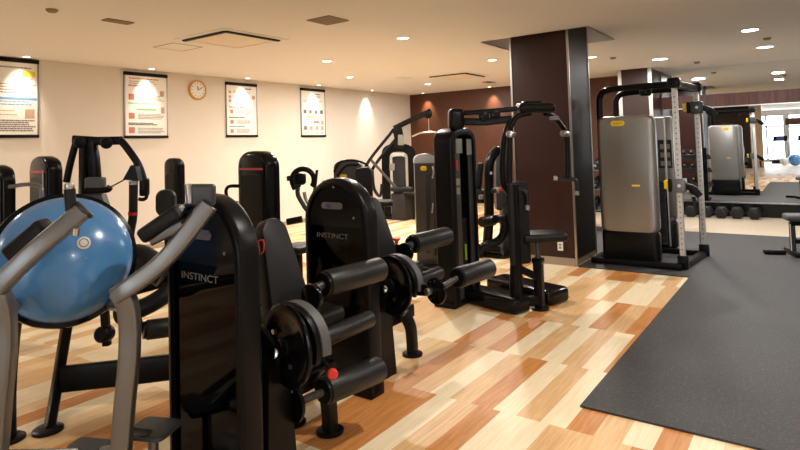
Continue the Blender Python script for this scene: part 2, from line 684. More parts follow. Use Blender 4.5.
MB().obox((CX0 - .006, q.y, q.z), Y_, Z_, (.075, .12, .012), .004).build('plate', 'white', op)
MB().obox((CX0 - .013, q.y, q.z + .02), Y_, Z_, (.03, .025, .003), .001).build('socket', 'card', op)
MB().obox((CX0 - .013, q.y, q.z - .02), Y_, Z_, (.03, .025, .003), .001).build('socket', 'card', op)
# pier against the back wall, behind the cable machine
P2 = (12.45, 2.62, 13.5, 3.21)
pier = thing('pier', (12.9, 3.0, 0), 'x', 'x')
del pier['category'], pier['label']
struct(pier)
MB().box((P2[0], P2[1], 0), (P2[2], P2[3], HC)).build('veneer', 'dkbrown', pier)
for (x, y) in ((P2[0], P2[1]), (P2[0], P2[3])):
    MB().box((x - .02, y - .04, 0), (x + .02, y + .03, HC)).build('corner_trim', 'steel', pier)

# ceiling with a square recess around the column
ra, rb = on_z(480, 42, HC), on_z(587, 26.6, HC)
RX0, RY1, RY0 = (ra.x + rb.x) / 2, ra.y, rb.y
RX1 = 8.55
cb = MB()
for (xa, ya, xb, yb) in ((XW, YR, RX0, YL), (RX1, YR, XB + .1, YL), (RX0, YR, RX1, RY0), (RX0, RY1, RX1, YL)):
    cb.box((xa, ya, HC), (xb, yb, HC + .02))
cb.box((RX0 - .1, RY0 - .1, HR), (RX1 + .1, RY1 + .1, HR + .02))
for (xa, ya, xb, yb) in ((RX0 - .02, RY0, RX0, RY1), (RX1, RY0, RX1 + .02, RY1), (RX0, RY0 - .02, RX1, RY0), (RX0, RY1, RX1, RY1 + .02)):
    cb.box((xa, ya, HC), (xb, yb, HR + .01))
struct(cb.build('ceiling', 'ceil'))

# behind the camera, seen only in the mirror: a dark partition and a bright glazed hall
struct(MB().box((-6.3, 2.45, 0), (-6.1, YL, HC)).build('wall_partition', 'dkbrown'))
struct(MB().box((-6.35, 1.95, 0), (-6.05, 2.45, HC)).build('trim_3', 'stone'))
wi = 0
for (ya, yb) in ((-4.7, -2.9), (-2.7, -0.9), (-0.7, 1.1), (1.3, 3.1), (3.3, 5.1)):
    wi += 1
    w = MB().box((XW, ya, .15), (XW + .03, yb, 2.75)).build('window_%d' % wi, 'daylight')
    struct(w)
    f = MB()
    for y in (ya, (ya + yb) / 2, yb):
        f.box((XW, y - .04, .1), (XW + .07, y + .04, 2.8))
    for z in (.12, 2.1, 2.78):
        f.box((XW, ya, z - .04), (XW + .07, yb, z + .04))
    f.build('window_frame', 'steel', w)


# ------------------------------------------------------------------ ceiling fittings
def lamp(name, loc, energy, color, size=.16, spot=None, blend=.6, target=None):
    if spot:
        l = bpy.data.lights.new(name, 'SPOT')
        l.spot_size = math.radians(spot)
        l.spot_blend = blend
        l.shadow_soft_size = .04
    else:
        l = bpy.data.lights.new(name, 'AREA')
        l.shape = 'DISK'
        l.size = size
    l.energy = energy
    l.color = color
    o = bpy.data.objects.new(name, l)
    COL.objects.link(o)
    o.location = loc
    if target is not None:
        o.rotation_euler = (Vector(target) - Vector(loc)).to_track_quat('-Z', 'Y').to_euler()
    return o


WARM = (1.0, 0.92, 0.83)
COOL = (1.0, 0.97, 0.94)


def downlight(x, y, label, cool=False, energy=60, r=.075, spot=False, group=None):
    t = thing('downlight', (x, y, HC), label, 'ceiling light', group)
    p = Vector((x, y, HC - .001))
    MB().lathe(p, (0, 0, -1), [(r * .95, -.004), (r * 1.45, -.004), (r * 1.5, .004), (r * 1.2, .010), (r, .006), (r * .95, -.002)], 32).build('trim_ring', 'white', t)
    MB().lathe(p, (0, 0, -1), [(.001, -.003), (r * .97, -.003), (r * .97, .003), (.001, .0035)], 28).build(
        'lens', ('lamp_coolspot' if cool else 'lamp_spot') if spot else ('lamp_cool' if cool else 'lamp_warm'), t)
    lamp('downlight_lamp', (x, y, HC - .03), energy, COOL if cool else WARM, r * 2)
    return t


DL = [((403, 38), 'round ceiling downlight nearest the centre of the ceiling, left of the column'),
      ((327, 61), 'small round downlight on the ceiling between the fan cassette and the bright spot lamp'),
      ((492, 60), 'round downlight on the ceiling just left of the dark column top'),
      ((428, 84), 'round downlight near the corner where brown wall meets cream wall'),
      ((592, 57), 'round downlight peeking out right behind the dark column top')]
for q, lab in DL:
    w = on_z(*q, HC)
    downlight(w.x, w.y, lab, energy=95)
w = on_z(350, 77, HC)
downlight(w.x, w.y, 'dazzling spot lamp on the ceiling before the cream wall', energy=60, r=.06, spot=True)
# added fill lamps of the same kind behind the camera and beyond the frame
for (x, y) in ((-2.2, 7.4), (1.2, 8.0), (2.9, .8), (5.0, -.9)):
    downlight(x, y, 'added round warm fill downlight on the ceiling outside the frame', energy=70, group='added fill downlights out of the frame')
for (x, y) in ((-8, 0), (-11, -1), (-9, -3.5), (0.5, -3.0)):  # cool fill lamps added behind the camera
    downlight(x, y, 'added round cool fill downlight on the ceiling of the hall behind', cool=True, energy=70, group='added cool fill downlights of the hall behind')

# rectangular-looking cool recessed lights on the right
for q, lab, en, sp, rr in (((660, 59), 'cool white recessed light above the silver cable machine', 60, False, .13),
                           ((765, 47), 'cool white recessed light under the dazzling one at upper right', 50, False, .12),
                           ((750, 30), 'dazzling cool white spot lamp at the upper right of the ceiling', 90, True, .10)):
    w = on_z(*q, HC)
    downlight(w.x, w.y, lab, cool=True, energy=en, r=rr, spot=sp)

# wall washers: small spots close to the walls
WW = []
for (x, lab) in ((on_y(20, 100, YL).x, 'small wall-washing lamp above the poster at the left edge'),
                 (on_y(145, 100, YL).x, 'small wall-washing lamp above the poster left of the clock'),
                 (on_y(241, 100, YL).x, 'small wall-washing lamp above the poster right of the clock'),
                 (on_y(312, 100, YL).x, 'small wall-washing lamp above the poster farthest right'),
                 (on_y(366, 110, YL).x, 'small wall-washing lamp lighting the bare cream wall by the corner')):
    WW.append((x, YL - .22, x, YL, lab))
for (y, lab) in ((on_x(428, 110, XB).y, 'small wall-washing lamp over the brown wall near the corner'),
                 (on_x(494, 110, XB).y, 'small wall-washing lamp over the brown wall beside the column')):
    WW.append((XB - .22, y, XB, y, lab))
for (x, y, tx, ty, lab) in WW:
    t = thing('wall_washer', (x, y, HC), lab, 'ceiling light')
    p = Vector((x, y, HC - .001))
    MB().lathe(p, (0, 0, -1), [(.045, -.004), (.065, -.004), (.067, .004), (.05, .008), (.046, .0)], 24).build('trim_ring', 'white', t)
    MB().lathe(p, (0, 0, -1), [(.001, -.003), (.045, -.003), (.045, .003), (.001, .0035)], 24).build('lens', 'lamp_warm', t)
    lamp('wall_washer_lamp', (x, y, HC - .03), (150 if tx > 13 else 95), (1.0, .86, .68), spot=64, blend=1.0,
         target=(x + (tx - x) * .95, y + (ty - y) * .95, HC - .55))


def cassette(px, py, s, label):
    c = on_z(px, py, HC)
    t = thing('air_conditioner_cassette', (c.x, c.y, HC), label, 'air conditioner')
    MB().pad((c.x, c.y, HC - .004), X_, Y_, s, s, .008, .05, .003).build('frame', 'ceil', t)
    MB().pad((c.x, c.y, HC - .006), X_, Y_, s * .70, s * .70, .010, .05, .004).build('grille', 'vent_light', t)
    for dx, dy in ((1, 0), (-1, 0), (0, 1), (0, -1)):
        cc = Vector((c.x + dx * s * .40, c.y + dy * s * .40, HC - .012))
        a = Y_ if dx else X_
        b = X_ if dx else Y_
        MB().obox(cc - Z_ * (.007 if dx + dy < 0 else 0), a, b, (s * (.80 if dx + dy < 0 else .78), s * .05, 0.018 if dx + dy < 0 else .006), .002).build('louver_slot' if dx + dy < 0 else 'louver', 'slot' if dx + dy < 0 else 'vent_light', t)


cassette(232, 39.5, 1.05, 'square air conditioner cassette with black slots over the left ceiling')
cassette(457, 76, 1.05, 'distant air conditioner cassette near the brown wall ceiling')


def vent(px, py, sx, sy, label, mat='vent'):
    c = on_z(px, py, HC)
    t = thing('ceiling_vent', (c.x, c.y, HC), label, 'vent')
    MB().pad((c.x, c.y, HC - .006), X_, Y_, sx, sy, .012, .01, .004).build('frame', mat, t)
    g = MB()
    n = 7
    for i in range(n):
        x = c.x - sx * .4 + sx * .8 * i / (n - 1)
        g.box((x - .006, c.y - sy * .42, HC - .016), (x + .006, c.y + sy * .42, HC - .008))
    g.build('slats', mat, t)


vent(328, 20, .34, .34, 'square grey ceiling vent at top centre of the ceiling')
vent(118, 21, .30, .14, 'narrow grey ceiling vent at upper left of the ceiling')
vent(404, 78, .3, .3, 'pale distant ceiling vent between downlights near the corner', 'ceil')
vent(489, 82, .35, .2, 'narrow brownish ceiling vent by the brown wall near the column')
for q, lab in (((52, 9.5), 'small round smoke detector at top left of the ceiling'),
               ((613, 57.5), 'small round smoke detector on the ceiling right of the column'),
               ((697, 62), 'small round sprinkler head on the ceiling above the cable machine'),
               ((767, 38), 'small pale detector between the two bright cool lights')):
    c = on_z(*q, HC)
    tag(MB().lathe((c.x, c.y, HC), (0, 0, -1), [(.001, 0), (.055, 0), (.055, .012), (.035, .03), (.001, .034)], 20).build('smoke_detector', 'vent'), lab, 'detector')
c = on_z(178, 47, HC)
hatch = thing('access_hatch', (c.x, c.y, HC), 'flush square access hatch in the ceiling left of the fan cassette', 'hatch')
hb = MB()
for s in (-1, 1):
    hb.box((c.x - .23, c.y + s * .225 - .005, HC - .004), (c.x + .23, c.y + s * .225 + .005, HC))
    hb.box((c.x + s * .225 - .005, c.y - .23, HC - .004), (c.x + s * .225 + .005, c.y + .23, HC))
hb.build('frame', 'vent', hatch)
MB().box((c.x - .215, c.y - .215, HC - .003), (c.x + .215, c.y + .215, HC)).build('panel', 'ceil', hatch)


# ------------------------------------------------------------------ posters and clock
def poster(xl, xr, yt, yb, label, kind, group=None):
    a, b = on_y(xl, yt, YL), on_y(xr, yt, YL)
    zt, zb = on_y((xl + xr) / 2, yt + .3, YL).z, on_y((xl + xr) / 2, yb, YL).z
    x0, x1 = a.x, b.x
    W, Hh = x1 - x0, zt - zb
    t = thing('wall_poster', ((x0 + x1) / 2, YL, zb), label, 'poster')
    yf = YL - .02
    MB().box((x0, yf, zb), (x1, YL, zt)).build('sheet', 'paper', t)
    MB().box((x0 - .01, yf - .014, zt - .05), (x1 + .01, YL, zt + .01), .004).build('hanging_rail', 'black', t)
    MB().box((x0 - .01, yf - .014, zb - .01), (x1 + .01, YL, zb + .035), .004).build('hanging_rail', 'black', t)
    MB().box((x0 - .008, yf - .006, zb), (x0 + .012, YL, zt)).build('side_frame', 'silver', t)
    MB().box((x1 - .012, yf - .006, zb), (x1 + .008, YL, zt)).build('side_frame', 'silver', t)
    rnd = random.Random(int(x0 * 100))
    bags = {}

    def rect(m, u0, u1, v0, v1):
        b = bags.setdefault(m, MB())
        b.box((x0 + W * u0, yf - .002, zt - Hh * v1), (x0 + W * u1, yf, zt - Hh * v0))

    def lines(m, u0, u1, v, n, dv, th=.010, ch=.05):
        for i in range(n):
            u = u0
            end = u1 - (rnd.random() * .2 * (u1 - u0))
            while u < end:
                l = ch * (0.5 + rnd.random())
                rect(m, u, min(u + l, end), v + i * dv, v + i * dv + th)
                u += l + .012
    if kind == 0:
        lines('ink', .1, .92, .10, 1, .03, .018)
        rect('inkyellow', .66, .94, .15, .22)
        lines('ink', .66, .94, .225, 2, .02, .012)
        lines('ink', .05, .95, .32, 4, .035, .012)
        rect('inkblue', .02, .97, .49, .525)
        lines('inkblue', .05, .95, .54, 2, .035, .014, .1)
        rect('skinpic', .72, .92, .64, .76)
        lines('inkred', .05, .6, .66, 2, .05, .008)
        lines('ink', .04, .96, .78, 6, .026, .016)
    elif kind == 1:
        lines('inkred', .1, .9, .08, 1, .03, .016)
        lines('ink', .1, .8, .13, 2, .03, .008)
        lines('inkred', .08, .7, .19, 1, .02, .02, .2)
        rect('skinpic', .82, .92, .26, .34)
        for v in (.33, .62, .84):
            rect('inkred', .09, .22, v, v + .09)
            lines('ink', .30, .92, v + .01, 4, .024, .010)
        lines('inkgreen', .08, .75, .46, 1, .02, .022, .3)
        rect('inkgreen', .26, .72, .55, .58)
        rect('skinpic', .84, .93, .52, .62)
        lines('ink', .08, .75, .77, 2, .022, .016, .2)
    elif kind == 2:
        lines('ink', .6, .85, .09, 1, .03, .02)
        for v in (.15, .24, .31):
            rect('skinpic', .08, .16, v, v + .05)
            lines('ink', .22, .8, v, 2, .024, .008)
        rect('skinpic', .84, .94, .22, .29)
        for v, m in ((.44, 'inkred'), (.63, 'ink'), (.80, 'inkblue')):
            lines(m, .08, .68, v, 1, .02, .022, .25)
            rect('inkred', .12, .22, v + .06, v + .13)
            lines('ink', .32, .82, v + .055, 4, .02, .009)
    else:
        lines('ink', .55, .85, .10, 2, .05, .018)
        lines('inkred', .1, .9, .24, 2, .03, .010)
        for u in (.1, .32, .55, .78):
            rect('ink', u, u + .12, .44, .52)
        rect('inkyellow', .2, .45, .57, .60)
        lines('inkred', .45, .7, .575, 1, .02, .022)
        rect('inkred', .5, .72, .67, .72)
        rect('skinpic', .82, .92, .66, .75)
        for u in (.1, .34, .58, .8):
            rect('skinpic' if u > .3 else 'ink', u, u + .12, .78, .86)
            lines('ink', u, u + .14, .90, 2, .022, .009)
    for m, b in bags.items():
        b.build('print', m, t)


poster(-12, 37.5, 58.5, 137.2, 'framed poster at the left edge with a blue line and a yellow picture', 0)
poster(123.7, 166.2, 73.4, 137.6, 'framed poster left of the wall clock with green headings and red icons', 1)
poster(225.2, 255.7, 83.2, 136.7, 'framed poster right of the clock with a blue heading near its bottom', 2)
poster(300, 323.8, 88.9, 136.6, 'smallest framed poster on the cream wall, farthest from the clock', 3)

cc = on_y(198, 90, YL - .03)
ra_ = (on_y(198, 80, YL).z - on_y(198, 100, YL).z) / 2
ck = thing('wall_clock', (cc.x, YL, cc.z), 'round wall clock with a pale wooden rim', 'clock')
MB().lathe((cc.x, YL, cc.z), (0, -1, 0), [(ra_, 0), (ra_ * 1.0, .03), (ra_ * .93, .045), (ra_ * .82, .04), (ra_ * .80, .0)], 48).build('rim', 'clockwood', ck)
MB().lathe((cc.x, YL, cc.z), (0, -1, 0), [(.001, 0), (ra_ * .83, 0), (ra_ * .83, .028), (.001, .0285)], 40).build('dial', 'white', ck)
nm = MB()
for k in range(12):
    a = 2 * PI * k / 12
    o = Vector((math.sin(a), 0, math.cos(a)))
    p = Vector((cc.x, YL - .0295, cc.z)) + o * ra_ * .66
    nm.obox(p, o, (0, 1, 0), (ra_ * .12, .002, ra_ * .07))
nm.build('hour_marks', 'ink', ck)
for ang, ln, wd in ((355, .42, .016), (62, .60, .011)):
    a = math.radians(ang)
    o = Vector((math.sin(a), 0, math.cos(a)))
    p = Vector((cc.x, YL - .032, cc.z)) + o * ra_ * ln * .45
    MB().obox(p, o, (0, 1, 0), (ra_ * ln, .002, wd)).build('hand', 'slot', ck)


# ------------------------------------------------------------------ helpers for machines
def arch(y0, y1, z0, z1, rise, n=24, p=2.0):
    """outline of an upright panel with a domed top: (y, z) from bottom one side over to the other"""
    cy, hw = (y0 + y1) / 2, abs(y1 - y0) / 2
    zs = z1 - rise
    pts = [(y1, z0), (y1, (z0 + zs) / 2)]
    for i in range(n + 1):
        a = PI * i / n
        cx, sx = math.cos(a), math.sin(a)
        pts.append((cy + (y1 - cy) * abs(cx) ** (2 / p) * (1 if cx >= 0 else -1), zs + rise * abs(sx) ** (2 / p)))
    pts += [(y0, (z0 + zs) / 2), (y0, z0)]
    return pts


def foot_disc(mb, x, y, r=.075):
    mb.lathe((x, y, 0.0), (0, 0, 1), [(.001, 0), (r, 0), (r, .014), (r * .85, .022), (.001, .022)], 28)


def roller(parent, p0, p1, r, name='roller_pad', caps=True, core='black', red_end=True):
    p0, p1 = Vector(p0), Vector(p1)
    d = (p1 - p0).normalized()
    o = MB().cyl(p0, p1, r, seg=28, bev=r * .16).build(name, 'foam', parent)
    MB().cyl(p0 - d * .018, p0 + d * .01, r * .86, seg=24).build('end_collar', core, o)
    MB().cyl(p1 - d * .01, p1 + d * .010, r * .62, seg=20).build('end_collar', core, o)
    if red_end:
        MB().cyl(p1 + d * .006, p1 + d * .03, r * .26, seg=14, bev=.004).build('end_cap', 'red', o, label='red end cap')
    return o


# ------------------------------------------------------------------ leg extension machine (two of them)
def leg_machine():
    O = Vector((1.70, 2.40, 0))
    t = thing('leg_extension_machine', O, 'black leg extension machine with roller pads nearest the camera, its tall tower lettered in white', 'exercise machine', 'leg extension machines')
    xf = 1.70
    y0, y1, zt = 2.10, 2.68, 1.425
    out = arch(y0, y1, .03, zt, .30, 24, 2.0)
    inn = arch(y0 + .040, y1 - .040, .03, zt - .045, .258, 24, 2.0)
    MB().arch_ring(out, inn, (xf - .02, 0, 0), Y_, Z_, .13).build('tower_shell', 'black', t)
    # dome panel (above the window)
    zc = 1.095
    dome = [(y, max(z, zc)) for (y, z) in arch(y0 + .041, y1 - .041, .03, zt - .046, .257, 24, 2.0)]
    dome = dome[1:-1]
    MB().prism(dome, (xf - .005, 0, 0), Y_, Z_, .03).build('dome_panel', 'gloss', t)
    MB().prism(dome, (xf + .085, 0, 0), Y_, Z_, .02).build('rear_dome_panel', 'gloss', t)
    MB().box((xf + .005, y0 + .041, .10), (xf + .011, y1 - .041, zc)).build('tower_window', 'glass', t)
    MB().box((xf + .095, y0 + .041, .10), (xf + .101, y1 - .041, zc)).build('tower_window', 'glass', t)
    MB().pad((xf - .008, 2.415, 1.235), Y_, Z_, .19, .046, .012, .022, .004).build('badge', 'badge', t, label='grey oval badge')
    MB().pad((xf - .0145, 2.375 + .07, 1.235), Y_, Z_, .05, .030, .003, .014, .001).build('badge_mark', 'navy', t)
    for (yy, zz) in ((2.225, 1.16), (2.40, 1.362)):
        MB().cyl((xf - .009, yy, zz), (xf + .0, yy, zz), .008, seg=10).build('bolt', 'steel', t)
    text('INSTINCT', 'lettering', (xf - .001, 2.425, 1.030), (0, -1, 0), Z_, .034, 'card', t, width=.285)
    text('dual use', 'small_lettering', (xf - .001, 2.34, .985), (0, -1, 0), Z_, .010, 'badge', t) if False else None
    # weight stack, rods, frame
    ws = MB()
    for k in range(13):
        ws.box((xf + .02, 2.27, .20 + k * .046), (xf + .085, 2.54, .242 + k * .046), .004)
    ws.build('weight_stack', 'iron', t)
    for yy in (2.32, 2.49):
        MB().cyl((xf + .05, yy, .10), (xf + .05, yy, 1.22), .011, seg=10).build('guide_rod', 'darkgrey', t)
    MB().cyl((xf + .05, 2.405, .75), (xf + .05, 2.405, 1.24), .008, seg=8).build('selector_rod', 'chrome', t)
    MB().box((xf - .02, y0, 0.0), (xf + .12, y1, .11), .012).build('tower_base', 'black', t)
    # side upright carrying the cam
    MB().prism([(0, 0), (.20, 0), (.14, .62), (.02, .62)], (1.93, 2.30, 0.0), X_, Z_, .07).build('side_upright', 'black', t)
    hp = at(276, 353, 2.82)
    MB().prism([(-.17, .13), (-.05, .12), (.02, .05), (.035, .0), (.02, -.05), (-.05, -.09), (-.17, -.05)], hp, Vector((.35, -.94, 0)), Z_, .045).build('pivot_plate', 'black', t)
    # main beam along the seat
    MB().bar([(2.0, 2.42, .30), (2.62, 2.44, .30)], .08, .10, straight=True).build('main_beam', 'black', t)
    MB().bar([(2.2, 2.42, .30), (2.2, 2.42, .66)], .07, .10, straight=True).build('seat_post', 'black', t)
    # cam disc
    cx = at(287, 345.5, 2.86)
    dn = Vector((-.985, .17, 0)).normalized()
    MB().lathe(cx, dn, [(.001, -.008), (.200, -.008), (.207, -.004), (.207, .006), (.200, .012), (.16, .012), (.15, .006), (.05, .006), (.001, .007)], 48).build('cam_disc', 'gloss', t)
    hb = MB()
    hb.cyl(cx + dn * .0, cx + dn * .03, .045, seg=24, bev=.004)
    hb.build('cam_hub', 'black', t)
    MB().cyl(at(275, 353, 2.79), at(273, 353.5, 2.765), .026, seg=18, bev=.004).build('hub_bolt', 'chrome', t)
    bb = MB()
    for a in (35, 140, 250, 320):
        q = cx + Y_ * (.10 * math.cos(math.radians(a))) + Z_ * (.10 * math.sin(math.radians(a)))
        bb.cyl(q + dn * .002, q + dn * .016, .013, seg=10)
    bb.build('cam_bolts', 'steel', t)
    MB().pad(at(253, 345, 2.80), Y_, Z_, .022, .02, .004, .006, .001).build('sticker', 'green', t)
    # thick cam rim behind the disc
    def sector(x0, x1, r0, r1, a0, a1):
        m = MB()
        rings = []
        for k in range(21):
            a = math.radians(a0 + (a1 - a0) * k / 20)
            o = -Y_ * math.cos(a) + Z_ * math.sin(a)
            p = cx - dn * 0
            rings.append([p + o * r0 - dn * x0, p + o * r1 - dn * x0, p + o * r1 - dn * x1, p + o * r0 - dn * x1])
        return m.loft(rings)
    sector(.008, .035, .06, .196, -20, 130).build('cam_core', 'black', t)
    sector(.035, .085, .06, .207, -8, 125).build('cam_rim', 'grey_vinyl', t, label='grey cam rim')
    sc = cx + Vector((.36, .27, .02))
    MB().pad(sc, X_, Y_, .34, .44, .10, .06, .04).build('seat', 'vinyl', t)
    # backrest
    b0, b1 = Vector((2.36, 2.46, .80)), Vector((2.25, 2.60, 1.27))
    ax = Vector((1, .02, .0))
    up = Vector((-.16, .30, 1)).normalized()
    c = at(278, 265, 3.20)
    bl = []
    for k in range(17):
        a = math.radians(180 * k / 16)
        bl.append((.095 * math.cos(a), .17 + .09 * math.sin(a)))
    bl += [(-.15, -.25), (.15, -.25)]
    MBb = MB()
    az = ax.normalized()
    ayv = (up - az * up.dot(az)).normalized()
    n = az.cross(ayv)
    rings = []
    for ins, zz in ((.022, -.045), (.006, -.040), (0, -.028), (0, .028), (.006, .040), (.022, .045)):
        s = 1 - ins / .16
        rings.append([c + az * (x * s) + ayv * (y * (1 - ins / .26)) + n * zz for x, y in bl])
    MBb.loft(rings)
    bk = MBb.build('backrest', 'vinyl', t)
    MB().tube([c + az * -.158 + ayv * -.245 + n * .044, c + az * -.06 + ayv * -.02 + n * .047, c + az * .15 + ayv * .0 + n * .046], .003, 6, 2).build('seam', 'black', bk) if False else None
    MB().bar([c + ayv * -.2 + n * -.07, c + ayv * .12 + n * -.07, c + ayv * -.1 + n * -.16, c + ayv * -.34 + n * -.12], .05, .04).build('backrest_bracket', 'black', t)
    hd = MB()
    h0 = [at(258, 241, 2.98), at(263, 240, 2.98), at(264, 247, 2.98), at(262.5, 253, 2.98), at(257, 254, 2.98)]
    hd.tube(h0, .0035, 8, 3)
    hd.tube([h0[0], at(259.5, 251, 2.98), h0[4]], .0032, 8, 3)
    hd.build('adjuster_handle', 'red', t, label='red adjuster handle')
    # rollers
    ra0 = at(325, 284, 3.1)
    roller(t, ra0, at(380, 269, 3.45), .071, red_end=True)
    roller(t, at(317, 341, 3.1), at(370, 318.5, 3.45), .051, red_end=False)
    u0 = at(312, 290, 3.03)
    MB().cyl(u0, ra0, .024, seg=16).build('roller_shaft', 'darkgrey', t)
    MB().lathe(at(312, 297, 3.02), (-1, 0, 0), [(.001, -.012), (.068, -.012), (.072, 0), (.068, .012), (.03, .016), (.001, .016)], 28).build('index_plate', 'gloss', t)
    MB().bar([at(311, 294, 3.04), at(305, 315, 3.04), at(300, 340, 3.02)], .05, .03, X_).build('upper_arm', 'black', t)
    MB().bar([at(325, 330, 3.2), at(318, 345, 3.12), at(300, 345, 3.0)], .06, .05, X_).build('pad_arm', 'black', t)
    MB().cyl(at(316, 338, 3.06), at(319, 337, 3.04), .022, seg=14, bev=.004).build('arm_bolt', 'chrome', t)
    # legs and feet
    for (px, py, top) in ((2.486, 2.337, .33), (2.446, 2.60, .30)):
        l = MB()
        l.bar([(px - .06, py + .03, top), (px - .02, py + .0, top * .7), (px, py, .1), (px, py, .01)], .065, .085, X_)
        lg = l.build('leg', 'black', t)
        f = MB()
        foot_disc(f, px, py, .08)
        f.build('foot_plate', 'black', lg)
    st = MB().cyl(at(306, 300, 3.1), at(306, 285, 3.1), .009, seg=10).build('knob_stem', 'black', t)
    return t, cx, dn


def lower_arm(t, cx, dn, ip, p0, p1, knob=True):
    """swinging lower roller with its round index plate; the two machines hold it at different heights"""
    roller(t, p0, p1, .071)
    pl = MB().lathe(ip, dn, [(.001, -.012), (.085, -.012), (.09, -.006), (.09, .008), (.085, .012), (.001, .012)], 32).build('index_plate', 'gloss', t)
    hh = MB()
    for k in range(9):
        a = math.radians(-60 + 30 * k)
        q = ip + dn * .0125 + Y_ * (.066 * math.cos(a)) + Z_ * (.066 * math.sin(a))
        hh.cyl(q, q + dn * .004, .008, seg=8)
    hh.build('index_holes', 'steel', pl)
    MB().cyl(ip + dn * .01 + Vector((0, .03, 0)), ip + dn * .06 + Vector((0, .03, 0)), .024, seg=16, bev=.004).build('hub_bolt', 'steel', t)
    MB().cyl(ip, Vector(p0), .021, seg=14).build('roller_shaft', 'darkgrey', t)
    MB().bar([cx + Vector((.06, 0, 0)), (cx + ip) / 2 + Vector((.04, .03, -.02)), ip + Vector((.02, 0, 0))], .08, .03, X_).build('lever_arm', 'black', t)
    if knob:
        kp = at(332.5, 374, 2.93)
        MB().tube([at(318, 350, 3.05), kp], .008, 8).build('knob_stem', 'black', t)
        MB().lathe(kp, (-.6, -.75, .1), [(.001, -.02), (.024, -.018), (.028, -.006), (.028, .008), (.022, .016), (.001, .018)], 12).build('knob', 'red', t, label='red adjuster knob')


L1, CX_, DN_ = leg_machine()
OFF = Vector((1.25, .28, 0))
L2 = copy_tree(L1, offset=OFF)
L2['label'] = 'black leg extension machine standing behind the nearest one, second tower with white lettering'
lower_arm(L1, CX_, DN_, at(294, 404, 2.95), at(325, 391, 3.0), at(379, 369, 3.31))
lower_arm(L2, CX_ + OFF, DN_, on_x(436, 291, 3.32), on_x(458, 277.5, 3.505), on_x(489, 268, 3.90), knob=False)
kp2 = at(396.5, 241, 4.35)
kn = MB().tube([kp2 - Z_ * .14, kp2], .010, 8).build('knob_stem', 'black', L2)
MB().lathe(kp2, Z_, [(.001, -.02), (.014, -.02), (.016, 0), (.032, .012), (.032, .024), (.001, .026)], 14).build('knob', 'red', L2, label='red adjuster knob')


